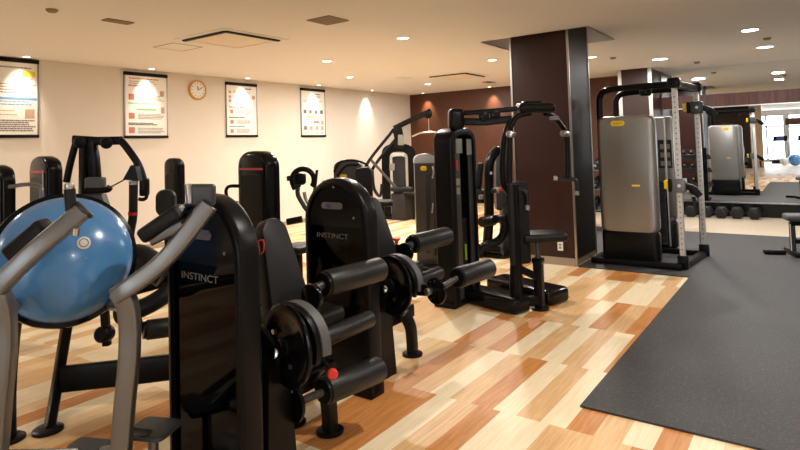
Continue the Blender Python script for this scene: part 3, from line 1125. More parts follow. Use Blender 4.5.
# ------------------------------------------------------------------ captain's chair with the blue half ball
def dome_machine():
    O = Vector((1.40, 2.85, 0))
    t = thing('knee_raise_machine', O, 'silver framed knee raise machine holding a large blue half ball, at left edge', 'exercise machine')
    c = at(67, 257, 2.85)
    v = (Vector((0, 0, EYE)) - c).normalized()
    nrm = (v + Vector((.10, -.04, .12))).normalized()
    R = .319
    prof = [(.001, .150)]
    for k in range(1, 17):
        a = math.radians(90 * k / 16)
        prof.append((R * .97 * math.sin(a), -.05 + .20 * math.cos(a)))
    prof += [(R * .97, -.06), (.001, -.06)]
    dm = MB().lathe(c, nrm, prof, 64).build('half_ball', 'blue', t)
    MB().lathe(c, nrm, [(.001, -.12), (R * .9, -.12), (R * 1.02, -.105), (R * 1.05, -.075), (R * 1.04, -.052), (R * .965, -.046), (R * .95, -.06), (.001, -.07)], 64).build('platform_rim', 'gloss', t)
    # badge towards upper right of the dome
    a, b, d = basis(nrm)
    q = at(87, 239.5, 2.70)
    # project to dome surface
    w = q - c
    x, y = w.dot(a), w.dot(b)
    rr = math.hypot(x, y)
    th = math.asin(min(.99, rr / (R * .97)))
    h = -.05 + .20 * math.cos(th)
    sp = c + a * x + b * y + nrm * h
    sn = (a * (x / .1043) + b * (y / .1043) + nrm * ((h + .05) / .04)).normalized()
    MB().lathe(sp, sn, [(.001, -.01), (.031, -.01), (.031, .003), (.028, .005), (.001, .005)], 28).build('valve_badge', 'white', dm)
    MB().ring(sp + sn * .0055, sn, .0195, .0022, 24, 6).build('badge_ring', 'card', dm)
    sp2 = sp + Vector((0, 0, -.075)) + nrm * .012
    text('BOSU', 'dome_lettering', sp2 + sn * .006, CR, (CU - sn * CU.dot(sn)).normalized(), .010, 'offwhite', dm)

    def side(dep, dx, dy, full):
        """one silver side frame: arm, leg, grip, elbow pad"""
        P = lambda x, y, k=0.0: at(x + dx, y + dy, dep + k)
        fr = MB()
        path = [P(88, 207, .10), P(45, 243, .02), P(18, 268, -.01), P(2, 285, -.02)] if not full else [P(88, 202, .10), P(62, 236, .06), P(38, 262, .03), P(10, 283, .0), P(-4, 292, 0)]
        fr.bar(path, .075, .075, CF, rad=.014)
        ao = fr.build('arm', 'silver', t)
        if not full:
            u = (P(88, 207, .10) - P(70, 222, .06)).normalized()
            MB().cyl(P(88, 207, .10) - u * .012, P(88, 207, .10) + u * .012, .049, seg=24, bev=.01).build('arm_cap', 'darkgrey', ao)
        lg = MB()
        lg.bar([P(-2, 287, .0), P(6, 300, .01), P(9, 325, .02), P(8, 360, .02), P(4, 400, .02), P(0, 450, .02), P(-5, 500, .02)], .080, .07, CF, rad=.014)
        lg.build('leg', 'silver', t)
        return ao
    A0 = side(2.42, -4, 3, False)
    A1 = side(2.50, 121, 3, True)
    # left grip
    g0, g1 = at(71.5, 216, 2.50), at(69.5, 189, 2.50)
    gu = (g1 - g0).normalized()
    g = MB().cyl(g0 + gu * .02, g1, .0235, seg=18).build('grip', 'foam', t)
    MB().cyl(g1 - gu * .002, g1 + gu * .026, .021, seg=18, bev=.004).build('grip_cap', 'steel', g)
    MB().cyl(g0 - gu * .015, g0 + gu * .022, .027, seg=18).build('grip_collar', 'steel', g)
    MB().cyl(at(76, 228, 2.42), at(75, 235, 2.42), .016, seg=14).build('clamp_bolt', 'steel', t)
    # right grip block
    MB().pad(at(202, 195, 2.62), CR, CU, .12, .10, .045, .015, .012).build('grip_block', 'darkgrey', t)
    MB().tube([at(190, 203, 2.60), at(188, 184, 2.60)], .016, 14).build('grip', 'steel', t)
    # elbow pads
    pu = (at(78, 205, 2.6) - at(15, 258, 2.6)).normalized()
    MB().obox(at(31, 242, 2.56), pu, CU, (.215, .105, .10), .02).build('elbow_pad', 'vinyl', t)
    pu2 = (at(186, 209, 2.6) - at(144, 238, 2.6)).normalized()
    MB().obox(at(163, 223, 2.60), pu2, CU, (.215, .07, .11), .02).build('elbow_pad', 'vinyl', t)
    MB().bar([at(152, 240, 2.60), at(185, 224, 2.58)], .05, .05, CF, straight=True).build('pad_bracket', 'silver', t)
    # crossbar behind the dome and footplates
    MB().tube([at(7, 306, 2.46), at(30, 306, 3.06), at(100, 304, 3.08), at(128, 306, 2.56)], .03, 12).build('crossbar', 'silver', t)
    fp = on_z(153, 429, .33)
    fx = (on_z(175, 429, .33) - on_z(130, 425, .33)).normalized()
    fy = Z_.cross(fx)
    MB().pad(fp, fx, fy, .215, .20, .022, .035, .008).build('footplate', 'tread', t, label='ribbed grey footplate')
    MB().tube([fp - Z_ * .012, fp - Z_ * .30], .024, 12).build('footplate_stem', 'silver', t)
    fp2 = on_z(90, 446, .22)
    MB().pad(fp2, fx, fy, .20, .11, .03, .03, .01).build('footplate', 'tread', t, label='ribbed grey footplate')
    MB().tube([at(120, 448, 2.54), fp2 + Vector((0, 0, -.03)), at(10, 455, 2.44)], .022, 10).build('base_bar', 'silver', t)
    MB().bar([at(128, 430, 2.54), fp - Z_ * .02], .05, .03, straight=True).build('footplate_bracket', 'silver', t)
    fl1 = MB()
    for q in (at(117, 470, 2.52), at(-8, 470, 2.42)):
        fl1.bar([(q.x, q.y, q.z), (q.x, q.y + .02, .03)], .085, .05, CF, straight=True)
        fl1.box((q.x - .07, q.y - .28, 0), (q.x + .07, q.y + .28, .035), .012)
    fl1.build('base_foot', 'silver', t)


dome_machine()


# ------------------------------------------------------------------ machine behind the half ball
def press_machine():
    O = Vector((1.9, 3.8, 0))
    t = thing('shoulder_press_machine', O, 'tall black press machine with overhead crossbar and swing arms behind the blue half ball', 'exercise machine')
    D = 3.75
    P = lambda x, y, k=0.0: at(x, y, D + k)
    l = MB().bar([on_z(49, 431), P(57, 385), P(66, 330), P(78, 260), P(84, 200), P(85, 141)], .058, .06, CF)
    lo = l.build('upright', 'black', t)
    f = MB()
    q = on_z(48, 431)
    foot_disc(f, q.x, q.y, .085)
    f.build('foot_plate', 'black', lo)
    q = on_z(9, 440)
    l = MB().bar([(q.x, q.y, 0), (q.x, q.y, .3), P(14, 330, -.2), P(20, 300, -.1)], .07, .05, CF)
    lo = l.build('leg', 'black', t)
    f = MB()
    foot_disc(f, q.x, q.y, .085)
    f.build('foot_plate', 'black', lo)
    MB().bar([P(91, 142), P(95, 178), P(100, 300, .1)], .066, .06, CF).build('upright', 'black', t)
    MB().bar([P(62, 379, -.02), P(118, 373, .0), P(178, 366, .06), P(240, 360, .1)], .05, .165, straight=True).build('base_beam', 'black', t)
    q = on_z(104, 399)
    l = MB().bar([P(104, 300, .1), P(107, 345, .1)], .05, .05, CF, straight=True)
    l.build('seat_post', 'black', t)
    MB().bar([P(74, 300, .2), P(150, 280, .25), P(180, 270, .25)], .09, .14).build('cross_beam', 'black', t)
    # ribbed knob
    k0, k1 = P(100, 335, -.12), P(111, 332, .0)
    kd = (k1 - k0).normalized()
    MB().lathe(k0, kd, [(.001, 0), (.038, .0), (.05, .012), (.046, .022), (.05, .032), (.046, .042), (.05, .052), (.05, .09), (.001, .09)], 20).build('weight_horn', 'black', t)
    # roller and dark pads right of the half ball
    roller(t, P(146, 330, -.1), P(177, 326, .0), .062, red_end=False)
    MB().tube([P(139, 316, -.1), P(144, 333, -.1)], .012, 8).build('roller_arm', 'black', t)
    MB().tube([P(118, 315, -.05), P(142, 308, -.05), P(162, 297, 0), P(170, 288, .05)], .058, 14).build('thigh_pad', 'vinyl', t)
    MB().tube([P(125, 262, .1), P(140, 258, .1), P(165, 275, .1)], .09, 14).build('seat_cushion', 'vinyl', t)
    # head / back pads
    MB().obox(P(95.5, 184, -.12), CR, CU, (.115, .085, .06), .012).build('head_pad', 'grey_vinyl', t)
    MB().prism([(-.06, .06), (.06, .06), (.19, -.32), (-.02, -.32)], P(97, 203, -.1), CR, CU, .06).build('back_pad', 'darkgrey', t)
    MB().tube([P(86, 190, -.14), P(106, 190, -.14), P(110, 187, -.14)], .02, 10).build('head_pad_bar', 'black', t)
    # crossbar and swing arms
    MB().bar([P(74, 139.5), P(98, 141), P(121, 140.5)], .055, .05, CF, straight=True).build('crossbar', 'black', t)
    for x, y in ((80, 142.5), (106.5, 143)):
        MB().cyl(P(x, y, -.06), P(x, y, .05), .038, seg=20, bev=.008).build('pivot', 'black', t)
    MB().tube([P(78, 140), P(75, 146), P(70, 165), P(66.5, 182)], .022, 12).build('swing_arm', 'black', t)
    am = MB().tube([P(116, 140), P(122, 142), P(130, 152), P(138, 164), P(143, 178), P(144, 186)], .024, 12).build('swing_arm', 'black', t)
    MB().prism([(-.05, -.03), (.05, -.04), (.03, .05), (.0, .06)], P(135, 174, -.05), CR, CU, .06).build('pulley_bracket', 'black', t)
    MB().cyl(P(136, 172, -.08), P(136, 172, .02), .022, seg=16).build('pulley', 'darkgrey', t)
    MB().obox(P(144.5, 187, 0), CR, CU, (.05, .115, .06), .012).build('arm_end', 'black', am)
    MB().tube([P(146, 190), P(146.5, 197), P(143, 199.5), P(139, 199)], .012, 10).build('hand_loop', 'black', am)
    MB().tube([P(109, 188, -.1), P(133, 175, -.05)], .006, 6).build('cable', 'vent', t)
    # upright hand grip with a red ring
    gr = MB().tube([P(133.5, 184, -.2), P(133, 215, -.2), P(131, 228, -.2), P(127.5, 250, -.2)], .026, 14).build('hand_grip', 'foam', t)
    MB().cyl(P(133.5, 184.5, -.2), P(133.5, 181, -.2), .027, seg=16).build('grip_cap', 'steel', gr)
    MB().cyl(P(132.9, 212, -.2), P(132.8, 215, -.2), .028, seg=16).build('grip_ring', 'redprint', gr, label='red ring on the grip')


press_machine()


# ------------------------------------------------------------------ domed towers of the rows behind
def domed_tower(name, x, xl, xm, xr, yt, label, stripe_z=None, text_v=False, extra=None, cat='exercise machine', rise=.16):
    pa, pb = on_x(xl, 185, x), on_x(xm, 185, x)
    y, w = (pa.y + pb.y) / 2, pa.y - pb.y
    dpt = max(.12, on_y(xr, 185, pb.y).x - x)
    h = on_x((xl + xm) / 2 + 4, yt, x).z
    t = thing(name, (x, y, 0), label, cat)
    y0, y1 = y - w / 2, y + w / 2
    out = arch(y0, y1, .02, h, rise, 20, 2.6)
    # body lofted with softened front edge
    rings = []
    for ins, xx in ((.035, -.002), (.012, .008), (0, .03), (0, dpt - .05), (.02, dpt - .01), (.05, dpt)):
        cy = (y0 + y1) / 2
        rings.append([Vector((x + xx, cy + (a - cy) * (1 - ins / (w / 2)), b if b < .03 else b - ins)) for a, b in out])
    MB().loft(rings).build('tower_shell', 'gloss', t)
    if stripe_z:
        MB().box((x - .006, y - w / 2 + .05, stripe_z - .011), (x + .006, y + w * .42, stripe_z + .011), .002).build('stripe', 'redprint', t, label='red stripe')
    pan = arch(y0 + .06, y1 - .06, .2, h - .22, .03, 12)
    MB().prism(pan, (x - .008, 0, 0), Y_, Z_, .012).build('front_panel', 'black', t)
    MB().box((x - .02, y0 - .03, 0), (x + dpt, y1 + .03, .05), .015).build('tower_base', 'black', t)
    if extra:
        extra(t)
    return t


def ex_T3(t):
    P = lambda x, y, k=0.0: at(x, y, 5.3 + k)
    MB().tube([P(238, 203), P(229, 200), P(226, 192), P(229, 186.5), P(240, 186)], .016, 10).build('handle', 'black', t)
    MB().bar([(3.72, 4.4, .3), (3.72, 5.1, .3)], .1, .1, straight=True).build('base_beam', 'black', t)
    MB().pad((3.75, 4.95, .52), X_, Y_, .45, .38, .08, .05, .03).build('seat', 'vinyl', t)
    MB().bar([(3.75, 4.95, .3), (3.75, 4.95, .5)], .08, .08, X_, straight=True).build('seat_post', 'black', t)
    for yy in (4.7, 5.05):
        MB().bar([(3.72, yy, .3), (3.72, yy, .0)], .08, .08, X_, straight=True).build('leg', 'black', t)
    MB().tube([P(287, 222, -.2), P(302, 219, -.2)], .03, 10).build('side_arm', 'black', t)


domed_tower('torso_machine', 3.6, 237, 267, 282, 151, 'large glossy black machine tower with red stripe behind the nearest lettered tower', 1.455, extra=ex_T3)


def ex_T4(t):
    MB().obox(on_x(43, 185, 2.688), Y_, Z_, (.03, .30, .006)).build('vertical_print', 'badge', t)
    MB().bar([(2.8, 6.3, .3), (3.5, 6.25, .3)], .1, .1, straight=True).build('base_beam', 'black', t)
    MB().bar([(3.4, 6.25, .3), (3.4, 6.25, .0)], .08, .08, X_, straight=True).build('leg', 'black', t)


domed_tower('seated_machine', 2.7, 28.5, 48, 64.5, 156, 'black domed tower with red stripe standing behind the top of the blue half ball', 1.475, extra=ex_T4)


def ex_T5(t):
    P = lambda x, y, k=0.0: at(x, y, 6.4 + k)
    MB().pad(P(166, 203), CR, CU, .22, .30, .08, .09, .03).build('back_pad', 'vinyl', t)
    MB().bar([P(166, 215, .1), P(170, 260, .1)], .07, .07, CF, straight=True).build('pad_post', 'black', t)
    q = on_z(172, 268)
    MB().bar([P(172, 240, .2), P(172, 272, .2)], .08, .08, CF, straight=True).build('leg', 'black', t)


domed_tower('abdominal_machine', 4.6, 163.5, 176.5, 186.5, 158, 'narrow brown-black domed tower with rounded back pad between two posters', extra=ex_T5, rise=.12)


def ex_T0(t):
    P = lambda x, y, k=0.0: at(x, y, 4.9 + k)
    MB().tube([P(8, 187), P(25, 184.5), P(36, 185), P(41, 189), P(42, 200)], .018, 10).build('handle', 'badge', t, label='grey bent handle tube')


domed_tower('glute_machine', 2.0, -14, 2, 13.5, 165, 'black domed machine tower cut by the left edge of the photo', extra=ex_T0)


# ------------------------------------------------------------------ arm machine with round hub
def rotary():
    D = 6.0
    P = lambda x, y, k=0.0: at(x, y, D + k)
    c = P(303, 178)
    t = thing('arm_curl_machine', (c.x, c.y, 0), 'black arm machine with a round looped arm and grips between two towers', 'exercise machine')
    MB().ring(P(303, 180), CF, .115, .028, 30, 10, -40, 215, CU).build('loop_arm', 'black', t)
    MB().obox(P(300, 179), CR, CU, (.12, .12, .12), .03).build('hub', 'black', t)
    MB().cyl(P(287, 178.5), P(298, 178), .028, seg=16, bev=.006).build('grip', 'foam', t)
    MB().cyl(P(292, 188), P(300, 184), .03, seg=16, bev=.006).build('grip', 'foam', t)
    MB().tube([P(298, 186), P(298, 195), P(304, 206), P(310, 216), P(314, 240)], .024, 12).build('stem', 'darkgrey', t)
    MB().tube([P(304, 192), P(306, 200), P(312, 208)], .018, 10).build('stem', 'chrome', t)
    MB().tube([P(317, 170), P(315.5, 184), P(313, 196)], .014, 8).build('lever', 'black', t)
    MB().bar([P(314, 235), (P(314, 235).x, P(314, 235).y, 0)], .1, .1, CF, straight=True).build('pedestal', 'black', t)
    q = P(314, 235)
    MB().box((q.x - .3, q.y - .2, 0), (q.x + .3, q.y + .2, .06), .02).build('base', 'black', t)
    MB().pad((q.x + .1, q.y + .35, .55), X_, Y_, .36, .34, .08, .06, .03).build('seat', 'vinyl', t)
    MB().bar([(q.x + .1, q.y + .35, .0), (q.x + .1, q.y + .35, .52)], .08, .08, X_, straight=True).build('seat_post', 'black', t)


rotary()


# ------------------------------------------------------------------ row machine with yellow badge in the middle distance
def row_machine():
    D = 6.9
    P = lambda x, y, k=0.0: at(x, y, D + k)
    c = P(350, 200)
    t = thing('low_row_machine', (c.x, c.y, 0), 'dark machine with yellow badge and hoses peeking over the second lettered tower', 'exercise machine')
    q = P(349, 200)
    out = arch(-.17, .17, 0.02, P(349, 160.5).z, .12, 16, 2.8)
    MB().prism(out, P(348.5, 200, .0) * 1 - Vector((0, 0, P(348.5, 200).z)), CR, Z_, -.3).build('tower_shell', 'bronze', t)
    MB().pad(P(343.5, 176.5, -.02), CR, CU, .085, .055, .01, .026, .003).build('badge', 'yellow', t, label='yellow oval badge')
    # padded upright in front right
    MB().sweep([P(364, 250, -.1), P(364, 200, -.1), P(364, 178, -.1), P(363.5, 171, -.1), P(363, 167.5, -.1)],
               lambda s: rrect(.21 * (1 if s < .8 else 1 - (s - .8) * 1.6), .15, .05, 4), CF).build('padded_upright', 'vinyl', t)
    MB().tube([P(334, 172), P(340, 162), P(355, 160.5), P(368, 166), P(373, 178)], .013, 8).build('hose', 'black', t)
    MB().tube([P(337, 176), P(346, 166), P(358, 165)], .013, 8).build('hose', 'black', t)
    MB().cyl(P(322.5, 183.5), P(336, 182.5), .035, seg=16, bev=.008).build('roller_pad', 'foam', t)
    MB().pad(P(381, 203, .1), CR, Vector((CF.x, CF.y, 0)), .30, .30, .07, .06, .03).build('seat', 'vinyl', t)
    s = P(381, 206, .2)
    MB().bar([s, (s.x, s.y, 0)], .08, .08, CF, straight=True).build('seat_post', 'black', t)
    MB().bar([(s.x, s.y, .06), (c.x, c.y, .06)], .1, .1, straight=True).build('base_beam', 'black', t)
    MB().box((c.x - .35, c.y - .2, 0), (c.x + .35, c.y + .2, .05), .015).build('base', 'black', t)
    MB().cyl(P(366, 228, -.2), P(371, 228, -.2), .03, seg=12).build('weight_pin', 'redprint', t)
    MB().bar([P(367, 236, -.25), P(388, 236, -.25)], .12, .13, straight=True).build('side_box', 'black', t)


row_machine()


# ------------------------------------------------------------------ lat pulldown in the far corner
def lat():
    D = 13.2
    P = lambda x, y, k=0.0: at(x, y, D + k)
    b = on_z(400, 211.5)
    t = thing('lat_pulldown_machine', (b.x, b.y, 0), 'grey lat pulldown machine with a high boom and bar in the far corner', 'exercise machine')
    zt = P(398, 148).z
    w = .30
    base = P(400, 200)
    base.z = 0
    out = arch(-w, w, .02, zt, .2, 16, 2.8)
    inn = arch(-w + .09, w - .09, .02, zt - .09, .16, 16, 2.8)
    MB().arch_ring(out, inn, base, CR, Z_, -.35).build('tower_shell', 'black', t)
    MB().prism(arch(-w + .15, w - .15, .02, zt - .2, .05, 16, 2.8), base + CF * .1, CR, Z_, -.1).build('tower_panel', 'iron', t)
    MB().obox(P(398, 154.5, -.03), CR, CU, (.28, .06, .02), .004).build('placard', 'offwhite', t)
    MB().obox(P(392, 167, -.03), CR, CU, (.12, .16, .02), .004).build('placard', 'card', t)
    MB().bar([base + Vector((0, 0, zt)), P(399, 138), P(397, 128)], .22, .14, CF).build('mast', 'black', t)
    MB().obox(P(401, 140, -.1), CR, CU, (.14, .24, .05), .01).build('placard', 'card', t)
    bm_ = MB().bar([P(394, 128.5), P(405, 123), P(430, 111.5, -.6)], .10, .12, straight=True).build('boom', 'black', t)
    MB().cyl(P(428, 114.5, -.65), P(428, 114.5, -.5), .09, seg=20, bev=.01).build('pulley', 'black', bm_)
    MB().tube([P(428.5, 117, -.6), P(429, 132, -.6)], .008, 6).build('cable', 'steel', t)
    MB().tube([P(412, 136.5, -.6), P(420, 133.2, -.6), P(429, 132.2, -.6), P(437, 132.6, -.6), P(446, 135.5, -.6)], .018, 8).build('pull_bar', 'steel', t)
    for (xa, ya, xb, yb) in ((394, 129, 366, 166), (399, 135, 372, 170)):
        MB().bar([P(xa, ya), P(xb, yb, -.2), P(xb - 1, yb + 22, -.2)], .07, .07, CF).build('press_arm', 'black', t)
    MB().tube([P(372, 168, -.2), P(374, 188, -.2), P(380, 196, -.2), P(382, 184, -.2)], .035, 8).build('press_handle', 'foam', t)
    MB().bar([P(371, 160, -.3), P(398, 190, -.4)], .06, .06, CF, straight=True).build('brace', 'bronze', t)
    MB().pad(P(402, 189, -.4), CR, Vector((CF.x, CF.y, 0)), .5, .4, .09, .06, .03).build('seat', 'vinyl', t)
    s = P(402, 192, -.4)
    MB().box((s.x - .18, s.y - .18, 0), (s.x + .18, s.y + .18, s.z - .02), .02).build('seat_base', 'iron', t)
    MB().pad(P(411, 193, -.5), CR, Vector((CF.x, CF.y, 0)), .4, .3, .07, .05, .02).build('knee_pad', 'vinyl', t)
    s2 = P(413, 196, -.5)
    MB().bar([s2, (s2.x, s2.y, .0)], .06, .06, CF, straight=True).build('leg', 'black', t)
    bb = MB()
    bb.box((base.x - .45, base.y - .35, 0), (base.x + .45, base.y + .35, .05), .015)
    bb.build('base', 'black', t)


lat()


# ------------------------------------------------------------------ narrow tower with yellow badge
def narrow_tower():
    b = on_z(429, 268)
    t = thing('adductor_machine', (b.x, b.y, 0), 'slim bronze-grey machine tower with yellow badge beside the tall black fly machine', 'exercise machine')
    d = (b - Vector((0, 0, EYE))).dot(CF)
    P = lambda x, y, k=0.0: at(x, y, d + k)
    zt = P(427, 155).z
    w = .15
    for nm, dx, mat_ in (('left_shell', -.075, 'bronze'), ('right_shell', .075, 'bronze')):
        pass
    out = arch(-w, w, .02, zt, .10, 16, 2.4)
    base = Vector((b.x, b.y, 0))
    MB().prism(out, base, CR, Z_, -.45).build('tower_shell', 'bronze', t)
    cap = [(x * 1.03, max(z + .012, zt - .11)) for x, z in arch(-w, w, .02, zt, .10, 16, 2.4)][1:-1]
    MB().prism(cap, base - CF * .012, CR, Z_, -.475).build('top_cap', 'steel', t, label='silver domed cap')
    MB().obox(base + Vector((0, 0, .72)) - CF * .006 + CR * .01, CR, Z_, (.045, 1.05, .02), .004).build('weight_slot', 'slot', t)
    MB().obox(base + Vector((0, 0, .72)) - CF * .006 + CR * .11, CR, Z_, (.035, 1.1, .02), .004).build('weight_slot', 'slot', t)
    MB().pad(P(423.5, 168.5, -.03), CR, CU, .085, .06, .012, .028, .003).build('badge', 'yellow', t, label='yellow oval badge')
    MB().tube([P(432.5, 166, -.03), P(433.5, 172, -.05), P(432.5, 178, -.03)], .012, 8).build('handle', 'steel', t)
    MB().tube([P(433, 203, -.03), P(432, 213, -.06)], .010, 8).build('selector_pin', 'steel', t)
    MB().box((base.x - .2, base.y - .25, 0), (base.x + .4, base.y + .25, .05), .015).build('base', 'black', t)


narrow_tower()


# ------------------------------------------------------------------ pectoral fly machine
def fly():
    O = Vector((5.3, 2.6, 0))
    t = thing('pec_fly_machine', O, 'tall black fly machine with overhead boom, hanging arms and seat before the column', 'exercise machine')
    y0 = 2.95
    x0, x1 = 4.97, 5.50
    zt = 1.80
    # tower: broad face towards -Y, domed top
    poly = arch(x0, x1, .03, zt, .16, 18, 2.6)
    inn = arch(x0 + .075, x1 - .06, .03, zt - .07, .12, 18, 2.6)
    MB().arch_ring(poly, inn, (0, y0 + .20, 0), X_, Z_, .22).build('tower_shell', 'black', t)
    MB().prism(inn, (0, y0 + .18, 0), X_, Z_, .02).build('rear_panel', 'bronze', t)
    MB().prism([(x0 + .07, .06), (x0 + .21, .06), (x0 + .21, zt - .12), (x0 + .07, zt - .12)], (0, y0 + .02, 0), X_, Z_, .012).build('front_strip', 'bronze', t)
    MB().prism([(x1 - .14, .06), (x1 - .06, .06), (x1 - .06, zt - .25), (x1 - .14, zt - .25)], (0, y0 + .02, 0), X_, Z_, .012).build('front_strip', 'darkgrey', t)
    ws = MB()
    for k in range(16):
        ws.box((x0 + .20, y0 + .05, .14 + .045 * k), (x1 - .14, y0 + .15, .18 + .045 * k), .003)
    ws.build('weight_stack', 'iron', t)
    for xx in (x0 + .27, x1 - .2):
        MB().cyl((xx, y0 + .1, .1), (xx, y0 + .1, zt - .12), .012, seg=10).build('guide_rod', 'steel', t)
    P5 = lambda x, y, k=0.0: at(x, y, 5.75 + k)
    for (x, y, w, h) in ((459, 146, .12, .15), (469, 147, .10, .17)):
        q = on_y(x, y, y0 + .004)
        MB().obox(q, X_, Z_, (w, h, .008), .002).build('placard', 'card', t)
    q = on_y(457, 165, y0 + .004)
    MB().obox(q, X_, Z_, (.04, .10, .006), .001).build('red_mark', 'redprint', t, label='dark red mark')
    for yy in (182, 191):
        q = on_y(458, yy, y0 + .004)
        MB().obox(q, X_, Z_, (.07, .07, .006), .001).build('sticker', 'card', t)
    q = on_y(473, 244, y0 + .0)
    text('CHK', 'lettering', q - Y_ * .02, X_, Z_, .03, 'offwhite', t) if False else None
    q = on_y(466, 252, y0)
    MB().obox(q, X_, Z_, (.03, .16, .006), .001).build('sticker', 'green', t)
    MB().box((x0 - .02, y0 - .02, 0), (x1 + .02, y0 + .24, .06), .02).build('tower_base', 'black', t)
    # boom from the tower to the pivot
    top = Vector((5.26, 3.1, 1.93))
    pv = at(536, 106, 5.75)
    MB().obox(at(456, 119, 5.9), CR, CU, (.16, .22, .2), .05).build('pulley_housing', 'black', t)
    MB().bar([at(450, 121.5, 5.95), at(485, 122, 5.85), at(512, 119, 5.78)], .09, .075, straight=True).build('boom', 'black', t)
    MB().bar([at(455, 114, 5.95), at(486, 111.5, 5.85), at(520, 108.5, 5.78), at(540, 107, 5.75)], .055, .05, straight=True).build('boom_link', 'black', t)
    for (x, y) in ((484, 116.5), (495, 114.5)):
        MB().cyl(at(x, y, 5.80), at(x, y, 5.88), .055, seg=18, bev=.01).build('pulley', 'black', t)
    MB().obox(at(535, 108, 5.75), CR, CU, (.36, .10, .26), .04).build('pivot_housing', 'black', t)
    MB().obox(at(532, 104, 5.7), CR, CU, (.20, .06, .14), .025).build('pivot_cover', 'gloss', t)
    MB().bar([at(540, 106, 5.75), at(553, 107, 5.85)], .03, .04, straight=True).build('lever', 'black', t)
    for (x, y) in ((526, 124), (539, 124)):
        pass
    MB().tube([at(511, 120, 5.75), at(505, 135, 5.75), at(502.5, 160, 5.75), at(504, 185, 5.75), at(511, 200, 5.75), at(513, 250, 5.75), at(512, 300, 5.75)], .029, 12).build('column_tube', 'black', t)
    # near arm
    a1 = MB().tube([at(530, 113, 5.7), at(518, 116, 5.65), at(512, 124, 5.6), at(510, 132, 5.6), at(509.5, 160, 5.6), at(509.5, 190, 5.6)], .028, 12).build('swing_arm', 'black', t)
    MB().cyl(at(509, 134, 5.52), at(513, 134.5, 5.66), .034, seg=18, bev=.008).build('arm_joint', 'steel', a1)
    a2 = MB().tube([at(545, 113, 5.8), at(553, 116, 5.9), at(560, 124, 5.95), at(566, 135, 5.98), at(567.5, 160, 5.98), at(567, 178, 5.98)], .028, 12).build('swing_arm', 'black', t)
    MB().cyl(at(562.5, 133.5, 5.9), at(567.5, 134, 5.98), .034, seg=18, bev=.008).build('arm_joint', 'steel', a2)
    MB().tube([at(556, 178, 5.98), at(565, 179, 5.98), at(574, 179.5, 5.98), at(577, 184, 5.98), at(577, 192, 5.98)], .022, 10).build('hand_grip', 'foam', a2)
    MB().cyl(at(554, 178, 5.98), at(557, 178.1, 5.98), .024, seg=14).build('grip_cap', 'steel', a2)
    MB().cyl(at(577, 191, 5.98), at(577, 195, 5.98), .023, seg=14).build('grip_end', 'card', a2)
    MB().tube([at(511, 190, 5.6), at(520, 189.5, 5.6), at(526, 193, 5.6), at(527.5, 200, 5.6), at(527.5, 206, 5.6)], .022, 10).build('hand_grip', 'foam', a1)
    MB().cyl(at(512, 189.6, 5.58), at(516, 189.6, 5.6), .03, seg=14).build('grip_ring', 'redprint', a1, label='red ring on the grip')
    MB().cyl(at(527.5, 205, 5.6), at(527.5, 210, 5.6), .023, seg=14).build('grip_end', 'card', a1)
    MB().obox(at(554, 118, 5.85), CR, CU, (.10, .045, .02), .008).build('placard', 'badge', t)
    # upright, back pad, seat
    f1 = on_z(520, 312)
    MB().bar([(f1.x, f1.y, 0), (f1.x, f1.y, 1.22)], .06, .08, X_, straight=True).build('upright', 'black', t)
    MB().obox(at(519, 223, 5.6), (X_ * .9 - Y_ * .43), Z_, (.24, .80, .07), .03).build('back_pad', 'vinyl', t)
    sc = on_z(541, 236, .69)
    MB().pad(sc + Vector((0, 0, .0)), (X_ * .62 - Y_ * .78), (X_ * .78 + Y_ * .62), .46, .36, .08, .06, .03).build('seat', 'vinyl', t)
    f2 = on_z(540, 309)
    MB().cyl((f2.x, f2.y, .25), (f2.x, f2.y, .66), .028, seg=16).build('seat_stem', 'darkgrey', t)
    MB().bar([(f2.x, f2.y, 0.0), (f2.x, f2.y, .46)], .085, .085, X_, straight=True).build('seat_post', 'black', t)
    MB().obox((f2.x, f2.y, .47), X_, Y_, (.1, .1, .05), .012).build('post_collar', 'gloss', t)
    MB().bar([(f1.x, f1.y, .42), (f2.x, f2.y, .30)], .05, .07, straight=True).build('seat_brace', 'black', t)
    MB().bar([(f1.x, f1.y, .09), (f2.x, f2.y, .09)], .06, .09, straight=True).build('seat_brace', 'black', t)
    fd = MB()
    foot_disc(fd, f2.x, f2.y, .09)
    fd.build('foot_plate', 'black', t)
    # rounded floor covers
    a, b = on_z(458, 301), on_z(519, 317)
    d = (b - a)
    d.z = 0
    m_ = (a + b) / 2 + Vector((.13, .05, .075))
    MB().pad(m_, d, Vector((-d.y, d.x, 0)), d.length + .12, .27, .15, .07, .045).build('floor_cover', 'gloss', t)
    m_ = (on_z(496, 288, .0) + on_z(558, 303, .0)) / 2 + Vector((-.02, -.02, .075))
    d = on_z(558, 303) - on_z(496, 288)
    MB().pad(m_, d, Vector((-d.y, d.x, 0)), d.length + .05, .34, .15, .07, .045).build('floor_cover', 'gloss', t)


fly()


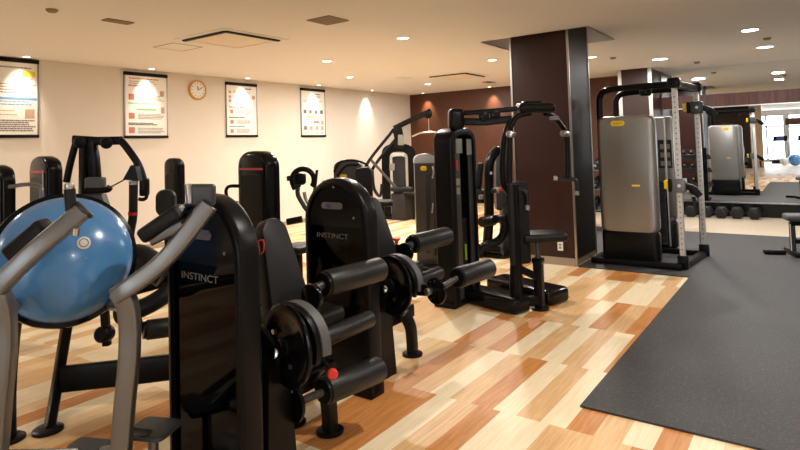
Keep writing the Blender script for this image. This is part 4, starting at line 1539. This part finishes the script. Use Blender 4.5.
# ------------------------------------------------------------------ grey machine behind the fly machine
def chest():
    D = 8.3
    P = lambda x, y, k=0.0: at(x, y, D + k)
    c = P(505, 200)
    t = thing('chest_press_machine', (c.x, c.y, 0), 'grey-panelled press machine with red-ringed grips seen between fly tower and column', 'exercise machine')
    g = P(516, 200, .3)
    MB().obox(P(503, 178, .35), CR, Z_, (.24, .95, .2), .03).build('frame_panel', 'darkgrey', t)
    zt = P(517, 207).z
    MB().obox(Vector((P(515, 230, .3).x, P(515, 230, .3).y, zt / 2)), CR, Z_, (.42, zt, .3), .03).build('stack_housing', 'darkgrey', t)
    MB().tube([P(487, 250, 0), P(489, 215, 0), P(488.5, 185, 0), P(489, 165, 0), P(493, 155, .05), P(498, 150, .1)], .07, 12).build('frame_tube', 'black', t)
    MB().cyl(P(491, 173, -.08), P(491, 173, -.04), .02, seg=10).build('bolt', 'steel', t)
    MB().obox(P(479, 176, .3), CR * 1 + CU * -.1, CU, (.10, .40, .1), .03).build('back_pad', 'vinyl', t)
    MB().obox(P(482, 196, .2), CR, CU, (.2, .2, .2), .03).build('seat_block', 'vinyl', t)
    MB().obox(P(481, 197, .08), CR, CU, (.07, .07, .02), .004).build('placard', 'card', t)
    hg = MB().tube([P(491, 191, -.1), P(501, 189.5, -.1)], .035, 12).build('hand_grip', 'foam', t)
    MB().cyl(P(496, 190.3, -.1), P(499, 189.9, -.1), .042, seg=14).build('grip_cap', 'card', hg)
    MB().cyl(P(499.5, 189.8, -.1), P(501.5, 189.5, -.1), .042, seg=14).build('grip_ring', 'redprint', hg, label='red ring on the grip')
    MB().tube([P(503, 215, -.1), P(504.5, 228, -.1), P(501, 238, -.1), P(494, 243, -.1), P(484, 246, -.1), P(478, 256, -.1)], .06, 12).build('curved_arm', 'black', t)
    roller(t, P(482, 222, -.25), P(494, 220, -.1), .075, red_end=False)
    roller(t, P(496, 219, -.25), P(503, 218, -.1), .06, red_end=False)
    MB().tube([P(468, 238, -.1), P(480, 247, -.1), P(500, 249, -.1)], .04, 10).build('base_tube', 'black', t)
    b = on_z(495, 254)
    MB().box((b.x - .3, b.y - .3, 0), (b.x + .5, b.y + .3, .07), .02).build('base', 'black', t)


chest()


# ------------------------------------------------------------------ silver dual cable machine
def cable_machine():
    O = Vector((8.3, 1.85, .013))
    t = thing('cable_machine', O, 'silver dual cable machine with tall perforated posts on the rubber mat', 'exercise machine')
    z0 = .013
    for (xf, s) in ((7.80, 1), (9.05, -1)):
        ya, yb = 1.615, 2.325
        cy = (ya + yb) / 2
        # slightly bowed panel: loft of rounded rectangles
        hgt = 1.93
        rings = []
        for ins, xx in ((.05, -.05), (.018, -.042), (.0, -.02), (0, .10), (.02, .14), (.05, .15)):
            rings.append([Vector((xf + s * xx, cy + x, .42 + (hgt - .42) / 2 + y)) for x, y in rrect(.71 - 2 * ins, hgt - .42 - 2 * ins * .5, .085, 5)])
        sh = MB().loft(rings).build('stack_shroud', 'panel', t)
        rings = []
        for ins, xx in ((.045, -.048), (.016, -.040), (.0, -.018), (0, .10), (.02, .14), (.05, .15)):
            rings.append([Vector((xf + s * xx, cy + x, z0 + .05 + (.42 - .05) / 2 + y)) for x, y in rrect(.70 - 2 * ins, .40 - 2 * ins * .3, .05, 5)])
        MB().loft(rings).build('shroud_plinth', 'black', t)
        xo = xf - s * .052
        bc = Vector((xo, 2.05 if s > 0 else 1.9, 1.835))
        bd = MB().pad(bc, (0, -s, 0), Z_, .175, .07, .008, .034, .002).build('badge', 'yellow', sh, label='yellow oval badge')
        text('TECHNOGYM', 'badge_lettering', bc - X_ * (s * .0055), (0, -s, 0), Z_, .020, 'ink', bd, width=.12)
        MB().obox((xo, 1.86, 1.03), Y_, Z_, (.10, .022, .004)).build('label_strip', 'inkyellow', sh)
        # inner guide frame
        for yy in (1.70, 2.24):
            MB().cyl((xf + s * .2, yy, .1), (xf + s * .2, yy, 1.9), .018, seg=12).build('guide_rod', 'steel', t)
        ws = MB()
        for k in range(18):
            ws.box((xf + s * .2 - .06, 1.72, .12 + .05 * k), (xf + s * .2 + .06, 2.22, .165 + .05 * k), .003)
        ws.build('weight_stack', 'iron', t)
    # placard on the far tower
    MB().box((8.86, 1.62, 1.20), (8.875, 1.80, 1.60), .004).build('placard', 'slot', t)
    for i in range(2):
        for j in range(3):
            MB().box((8.852, 1.645 + i * .075, 1.23 + j * .12), (8.861, 1.695 + i * .075, 1.30 + j * .12)).build('placard_picture', 'card', t)
    MB().box((8.87, 1.60, .5), (8.93, 1.72, 1.93), .02).build('side_panel', 'panel', t)
    # posts
    for (x, y, zc, nm) in ((7.83, 1.365, 1.035, 'a'), (8.78, 1.262, 2.03, 'b')):
        po = MB().obox((x, y, 1.16), X_, Y_, (.062, .062, 2.24), .008).build('post', 'postmetal', t)
        ho = MB()
        for k in range(30):
            ho.cyl((x - .0325, y, .25 + k * .065), (x - .029, y, .25 + k * .065), .009, seg=8)
        ho.build('post_holes', 'ink', po)
        MB().box((x - .05, y - .06, z0), (x + .05, y + .06, z0 + .16), .012).build('post_base', 'black', t)
        # carriage
        cg = MB()
        cg.obox((x, y, zc), X_, Y_, (.15, .16, .17), .02)
        co = cg.build('pulley_carriage', 'badge' if nm == 'a' else 'darkgrey', t)
        MB().box((x - .09, y + .075, zc - .075), (x + .06, y + .115, zc + .085), .012).build('carriage_cheek', 'black', co)
        MB().box((x - .07, y + .112, zc - .045), (x + .03, y + .165, zc + .065), .012).build('release_tab', 'yellow', co, label='yellow release tab')
        MB().cyl((x - .085, y - .01, zc), (x - .070, y - .01, zc), .02, seg=14).build('carriage_bolt', 'white', co)
        MB().bar([(x, y - .06, zc), (x + .02, y - .15, zc - .04), (x + .03, y - .22, zc - .13)], .08, .08, X_).build('pulley_arm', 'black', co)
        MB().cyl((x - .02, y - .16, zc - .06), (x + .05, y - .16, zc - .06), .055, seg=20, bev=.01).build('pulley_wheel', 'black', co)
    MB().tube([(7.86, 1.22, .90), (7.87, 1.20, .72)], .022, 10).build('hanging_grip', 'foam', t)
    MB().tube([(8.80, 1.30, 1.95), (8.80, 1.31, .2)], .006, 6).build('cable', 'darkgrey', t)
    # roof frame: two hoops and a crossbar
    MB().tube([(7.96, 2.33, 1.6), (7.96, 2.33, 2.1), (7.95, 2.31, 2.22), (7.93, 2.22, 2.29), (7.9, 1.9, 2.305), (7.85, 1.36, 2.30)], .042, 12).build('roof_hoop', 'black', t)
    MB().tube([(8.75, 2.33, 1.6), (8.75, 2.33, 2.1), (8.75, 2.31, 2.22), (8.76, 2.22, 2.29), (8.77, 1.9, 2.305), (8.78, 1.30, 2.30)], .042, 12).build('roof_hoop', 'black', t)
    MB().bar([(7.80, 1.365, 2.295), (8.2, 1.33, 2.30), (8.82, 1.262, 2.29)], .10, .085, straight=True).build('crossbar', 'black', t)
    for (x, y) in ((7.83, 1.365), (8.78, 1.262)):
        MB().obox((x, y, 2.31), X_, Y_, (.17, .15, .13), .03).build('top_block', 'black', t)
    MB().lathe((7.9, 1.72, 2.26), (0, 0, -1), [(.001, 0), (.07, 0), (.075, .04), (.06, .08), (.001, .085)], 20).build('pulley_cover', 'black', t)
    # base rails
    for pts in ([(7.72, 2.45, .05), (7.72, 1.36, .05)], [(8.78, 2.45, .05), (8.78, 1.24, .05)], [(7.75, 1.365, .05), (8.82, 1.262, .05)], [(7.75, 2.40, .05), (9.0, 2.40, .05)]):
        MB().bar(pts, .09, .07, straight=True).build('base_rail', 'black', t)


cable_machine()


# ------------------------------------------------------------------ bench at the right edge
def bench():
    f = on_z(785, 254.5, .013)
    t = thing('weight_bench', (f.x, f.y, .013), 'black padded weight bench cut by the right edge of the photo', 'bench')
    ux = Vector((.30, -.95, 0)).normalized()
    uy = Vector((.95, .30, 0)).normalized()
    z = .013
    a = f + uy * -.02
    MB().pad(f + ux * .52 + Vector((0, 0, .50)), ux, uy, 1.0, .30, .085, .05, .03).build('seat_pad', 'grey_vinyl', t)
    MB().bar([f + ux * .08 + Vector((0, 0, .42)), f + ux * 1.0 + Vector((0, 0, .40))], .07, .06, straight=True).build('spine', 'black', t)
    for k in (.10, .98):
        q = f + ux * k
        MB().bar([q + Vector((0, 0, .0)), q + Vector((0, 0, .43))], .07, .05, uy, straight=True).build('leg', 'darkgrey', t)
        st = MB()
        st.bar([q - uy * .035 - ux * .03 + Vector((0, 0, .03)), q - uy * .035 - ux * .03 + Vector((0, 0, .41))], .012, .012, uy, straight=True)
        st.build('leg_edge_highlight', 'white', t)  # white strip paints the light caught along the leg's edge
        MB().obox(q + Vector((0, 0, .03)), uy, ux, (.56 if k > .5 else .50, .10, .06), .02).build('foot_bar', 'black', t)
    MB().bar([f + ux * .12 + Vector((0, 0, .18)), f + ux * .98 + Vector((0, 0, .18))], .05, .06, straight=True).build('lower_brace', 'black', t)
    MB().obox(f - ux * .12 + Vector((0, 0, .03)), ux, uy, (.26, .09, .06), .02).build('front_foot', 'black', t)


bench()


# ------------------------------------------------------------------ dumbbells along the ledge
def dumbbell(c, d, r, L, label, group='dumbbells on the floor under the mirror', seg=6):
    c = Vector(c)
    d = Vector(d).normalized()
    t = thing('dumbbell', (c.x, c.y, c.z - r * .87), label, 'dumbbell', group)
    for s in (-1, 1):
        MB().cyl(c + d * (s * L * .22), c + d * (s * L * .5), r, r * .93, seg=seg, bev=r * .12).build('head', 'vinyl', t)
    MB().cyl(c - d * (L * .24), c + d * (L * .24), .016, seg=10).build('handle', 'steel', t)
    return t


names = ['leftmost dumbbell on the beige floor, hidden partly behind the silver posts', 'second dumbbell from the left on the floor under the mirror', 'middle dumbbell of the five on the floor under the mirror',
         'fourth dumbbell from the left under the mirror', 'rightmost dumbbell on the floor, set apart from the other four']
for (px, py, sz), nm in zip(((691.5, 209.5, .13), (706.5, 209, .125), (721.5, 209.5, .13), (737, 209.3, .14), (754.5, 211, .125)), names):
    q = on_x(px, py, 13.1)
    r = .125
    dumbbell((13.1, q.y, .004 + r * .87), (1, .0, 0), r, .34, nm)


# dumbbell rack tucked behind the cable machine, seen in the mirror and left of the shroud
def rack():
    y0, y1, x = 2.1, 3.8, 10.5
    t = thing('dumbbell_rack', (x, (y0 + y1) / 2, .013), 'black dumbbell rack behind the silver cable machine and column', 'rack')
    for yy in (y0 + .1, y1 - .1):
        MB().bar([(x + .40, yy, .02), (x + .36, yy, .6), (x + .34, yy, 1.35)], .06, .10, Y_).build('side_frame', 'black', t)
        MB().bar([(x - .2, yy, .046), (x + .45, yy, .046)], .06, .06, straight=True).build('foot', 'black', t)
    sh = [(.42, -.02), (.78, .08), (1.12, .16)]
    for z, dx in sh:
        MB().obox((x + dx, (y0 + y1) / 2, z), Vector((1, 0, .35)), Y_, (.34, y1 - y0, .03), .006).build('shelf', 'darkgrey', t)
    d = Vector((1, 0, .35)).normalized()
    for z, dx in sh:
        for k in range(8):
            yy = y0 + .24 + k * (y1 - y0 - .48) / 7
            c = Vector((x + dx, yy, z + .095))
            tt = thing('dumbbell', c - Z_ * .07, 'round black dumbbell with bright end cap lying on the rack behind the cable machine', 'dumbbell', 'dumbbells on the rack')
            for s in (-1, 1):
                MB().cyl(c + d * (s * .07), c + d * (s * .15), .062, seg=16, bev=.008).build('head', 'vinyl', tt)
                MB().cyl(c + d * (s * .15), c + d * (s * .153), .03, seg=12).build('end_cap', 'steel', tt)
            MB().cyl(c - d * .07, c + d * .07, .016, seg=8).build('handle', 'steel', tt)


rack()


# a blue item by the mirror and the hall's equipment seen in reflection
def treadmill(x, y, label):
    t = thing('treadmill', (x, y, 0), label, 'treadmill', 'treadmills in the hall behind')
    MB().box((x - .9, y - .4, 0), (x + .9, y + .4, .2), .04).build('deck', 'black', t)
    MB().box((x - .85, y - .25, .2), (x + .7, y + .25, .215)).build('belt', 'iron', t)
    for s in (-1, 1):
        MB().bar([(x - .7, y + s * .36, .2), (x - .8, y + s * .36, 1.25), (x - .3, y + s * .36, 1.1)], .06, .06, X_).build('handrail', 'silver', t)
    MB().obox((x - .85, y, 1.38), Y_, Z_, (.7, .3, .08), .03).build('console', 'black', t)
    MB().obox((x - .80, y, 1.38), Y_, Z_, (.35, .2, .004)).build('screen', 'navy', t)


for k, (x, y) in enumerate(((-12.4, -.9), (-12.4, .3), (-12.4, 1.5))):
    treadmill(x, y, 'treadmill before the far windows, seen only as a reflection')
for (x, y, r, m_, lab) in ((-8.6, .75, .30, 'blue', 'blue exercise ball in the hall, seen in the mirror'), (-9.2, .2, .22, 'red', 'red exercise ball in the hall, seen in the mirror'), (-9.6, 1.25, .20, 'white', 'white exercise ball in the hall, seen in the mirror')):
    tag(MB().ball((x, y, r), r, 24).build('exercise_ball', m_), lab, 'exercise ball')
sg = thing('hanging_sign_board', (-11.0, .6, 2.2), 'plain brown board hanging before the far windows, seen in the mirror', 'sign')
MB().box((-11.03, -.6, 2.13), (-11.0, 1.15, 2.5), .01).build('board', 'brown', sg)
for y in (-.5, .8):
    MB().cyl((-11.015, y, 2.5), (-11.015, y, HC), .01, seg=8).build('hanger_rod', 'steel', sg)

# ------------------------------------------------------------------ world and view
w = bpy.data.worlds.new('world')
scene.world = w
w.use_nodes = True
w.node_tree.nodes['Background'].inputs[0].default_value = (.8, .85, 1, 1)
w.node_tree.nodes['Background'].inputs[1].default_value = .3
vs = scene.view_settings
scene.display_settings.display_device = 'sRGB'
vs.view_transform = 'Standard'
vs.look = 'None'
vs.gamma = 1.0
vs.exposure = -0.22
vs.use_curve_mapping = False
scene.cycles.use_denoising = True
scene.cycles.max_bounces = 8
scene.cycles.transparent_max_bounces = 12
scene.cycles.sample_clamp_indirect = 6.0
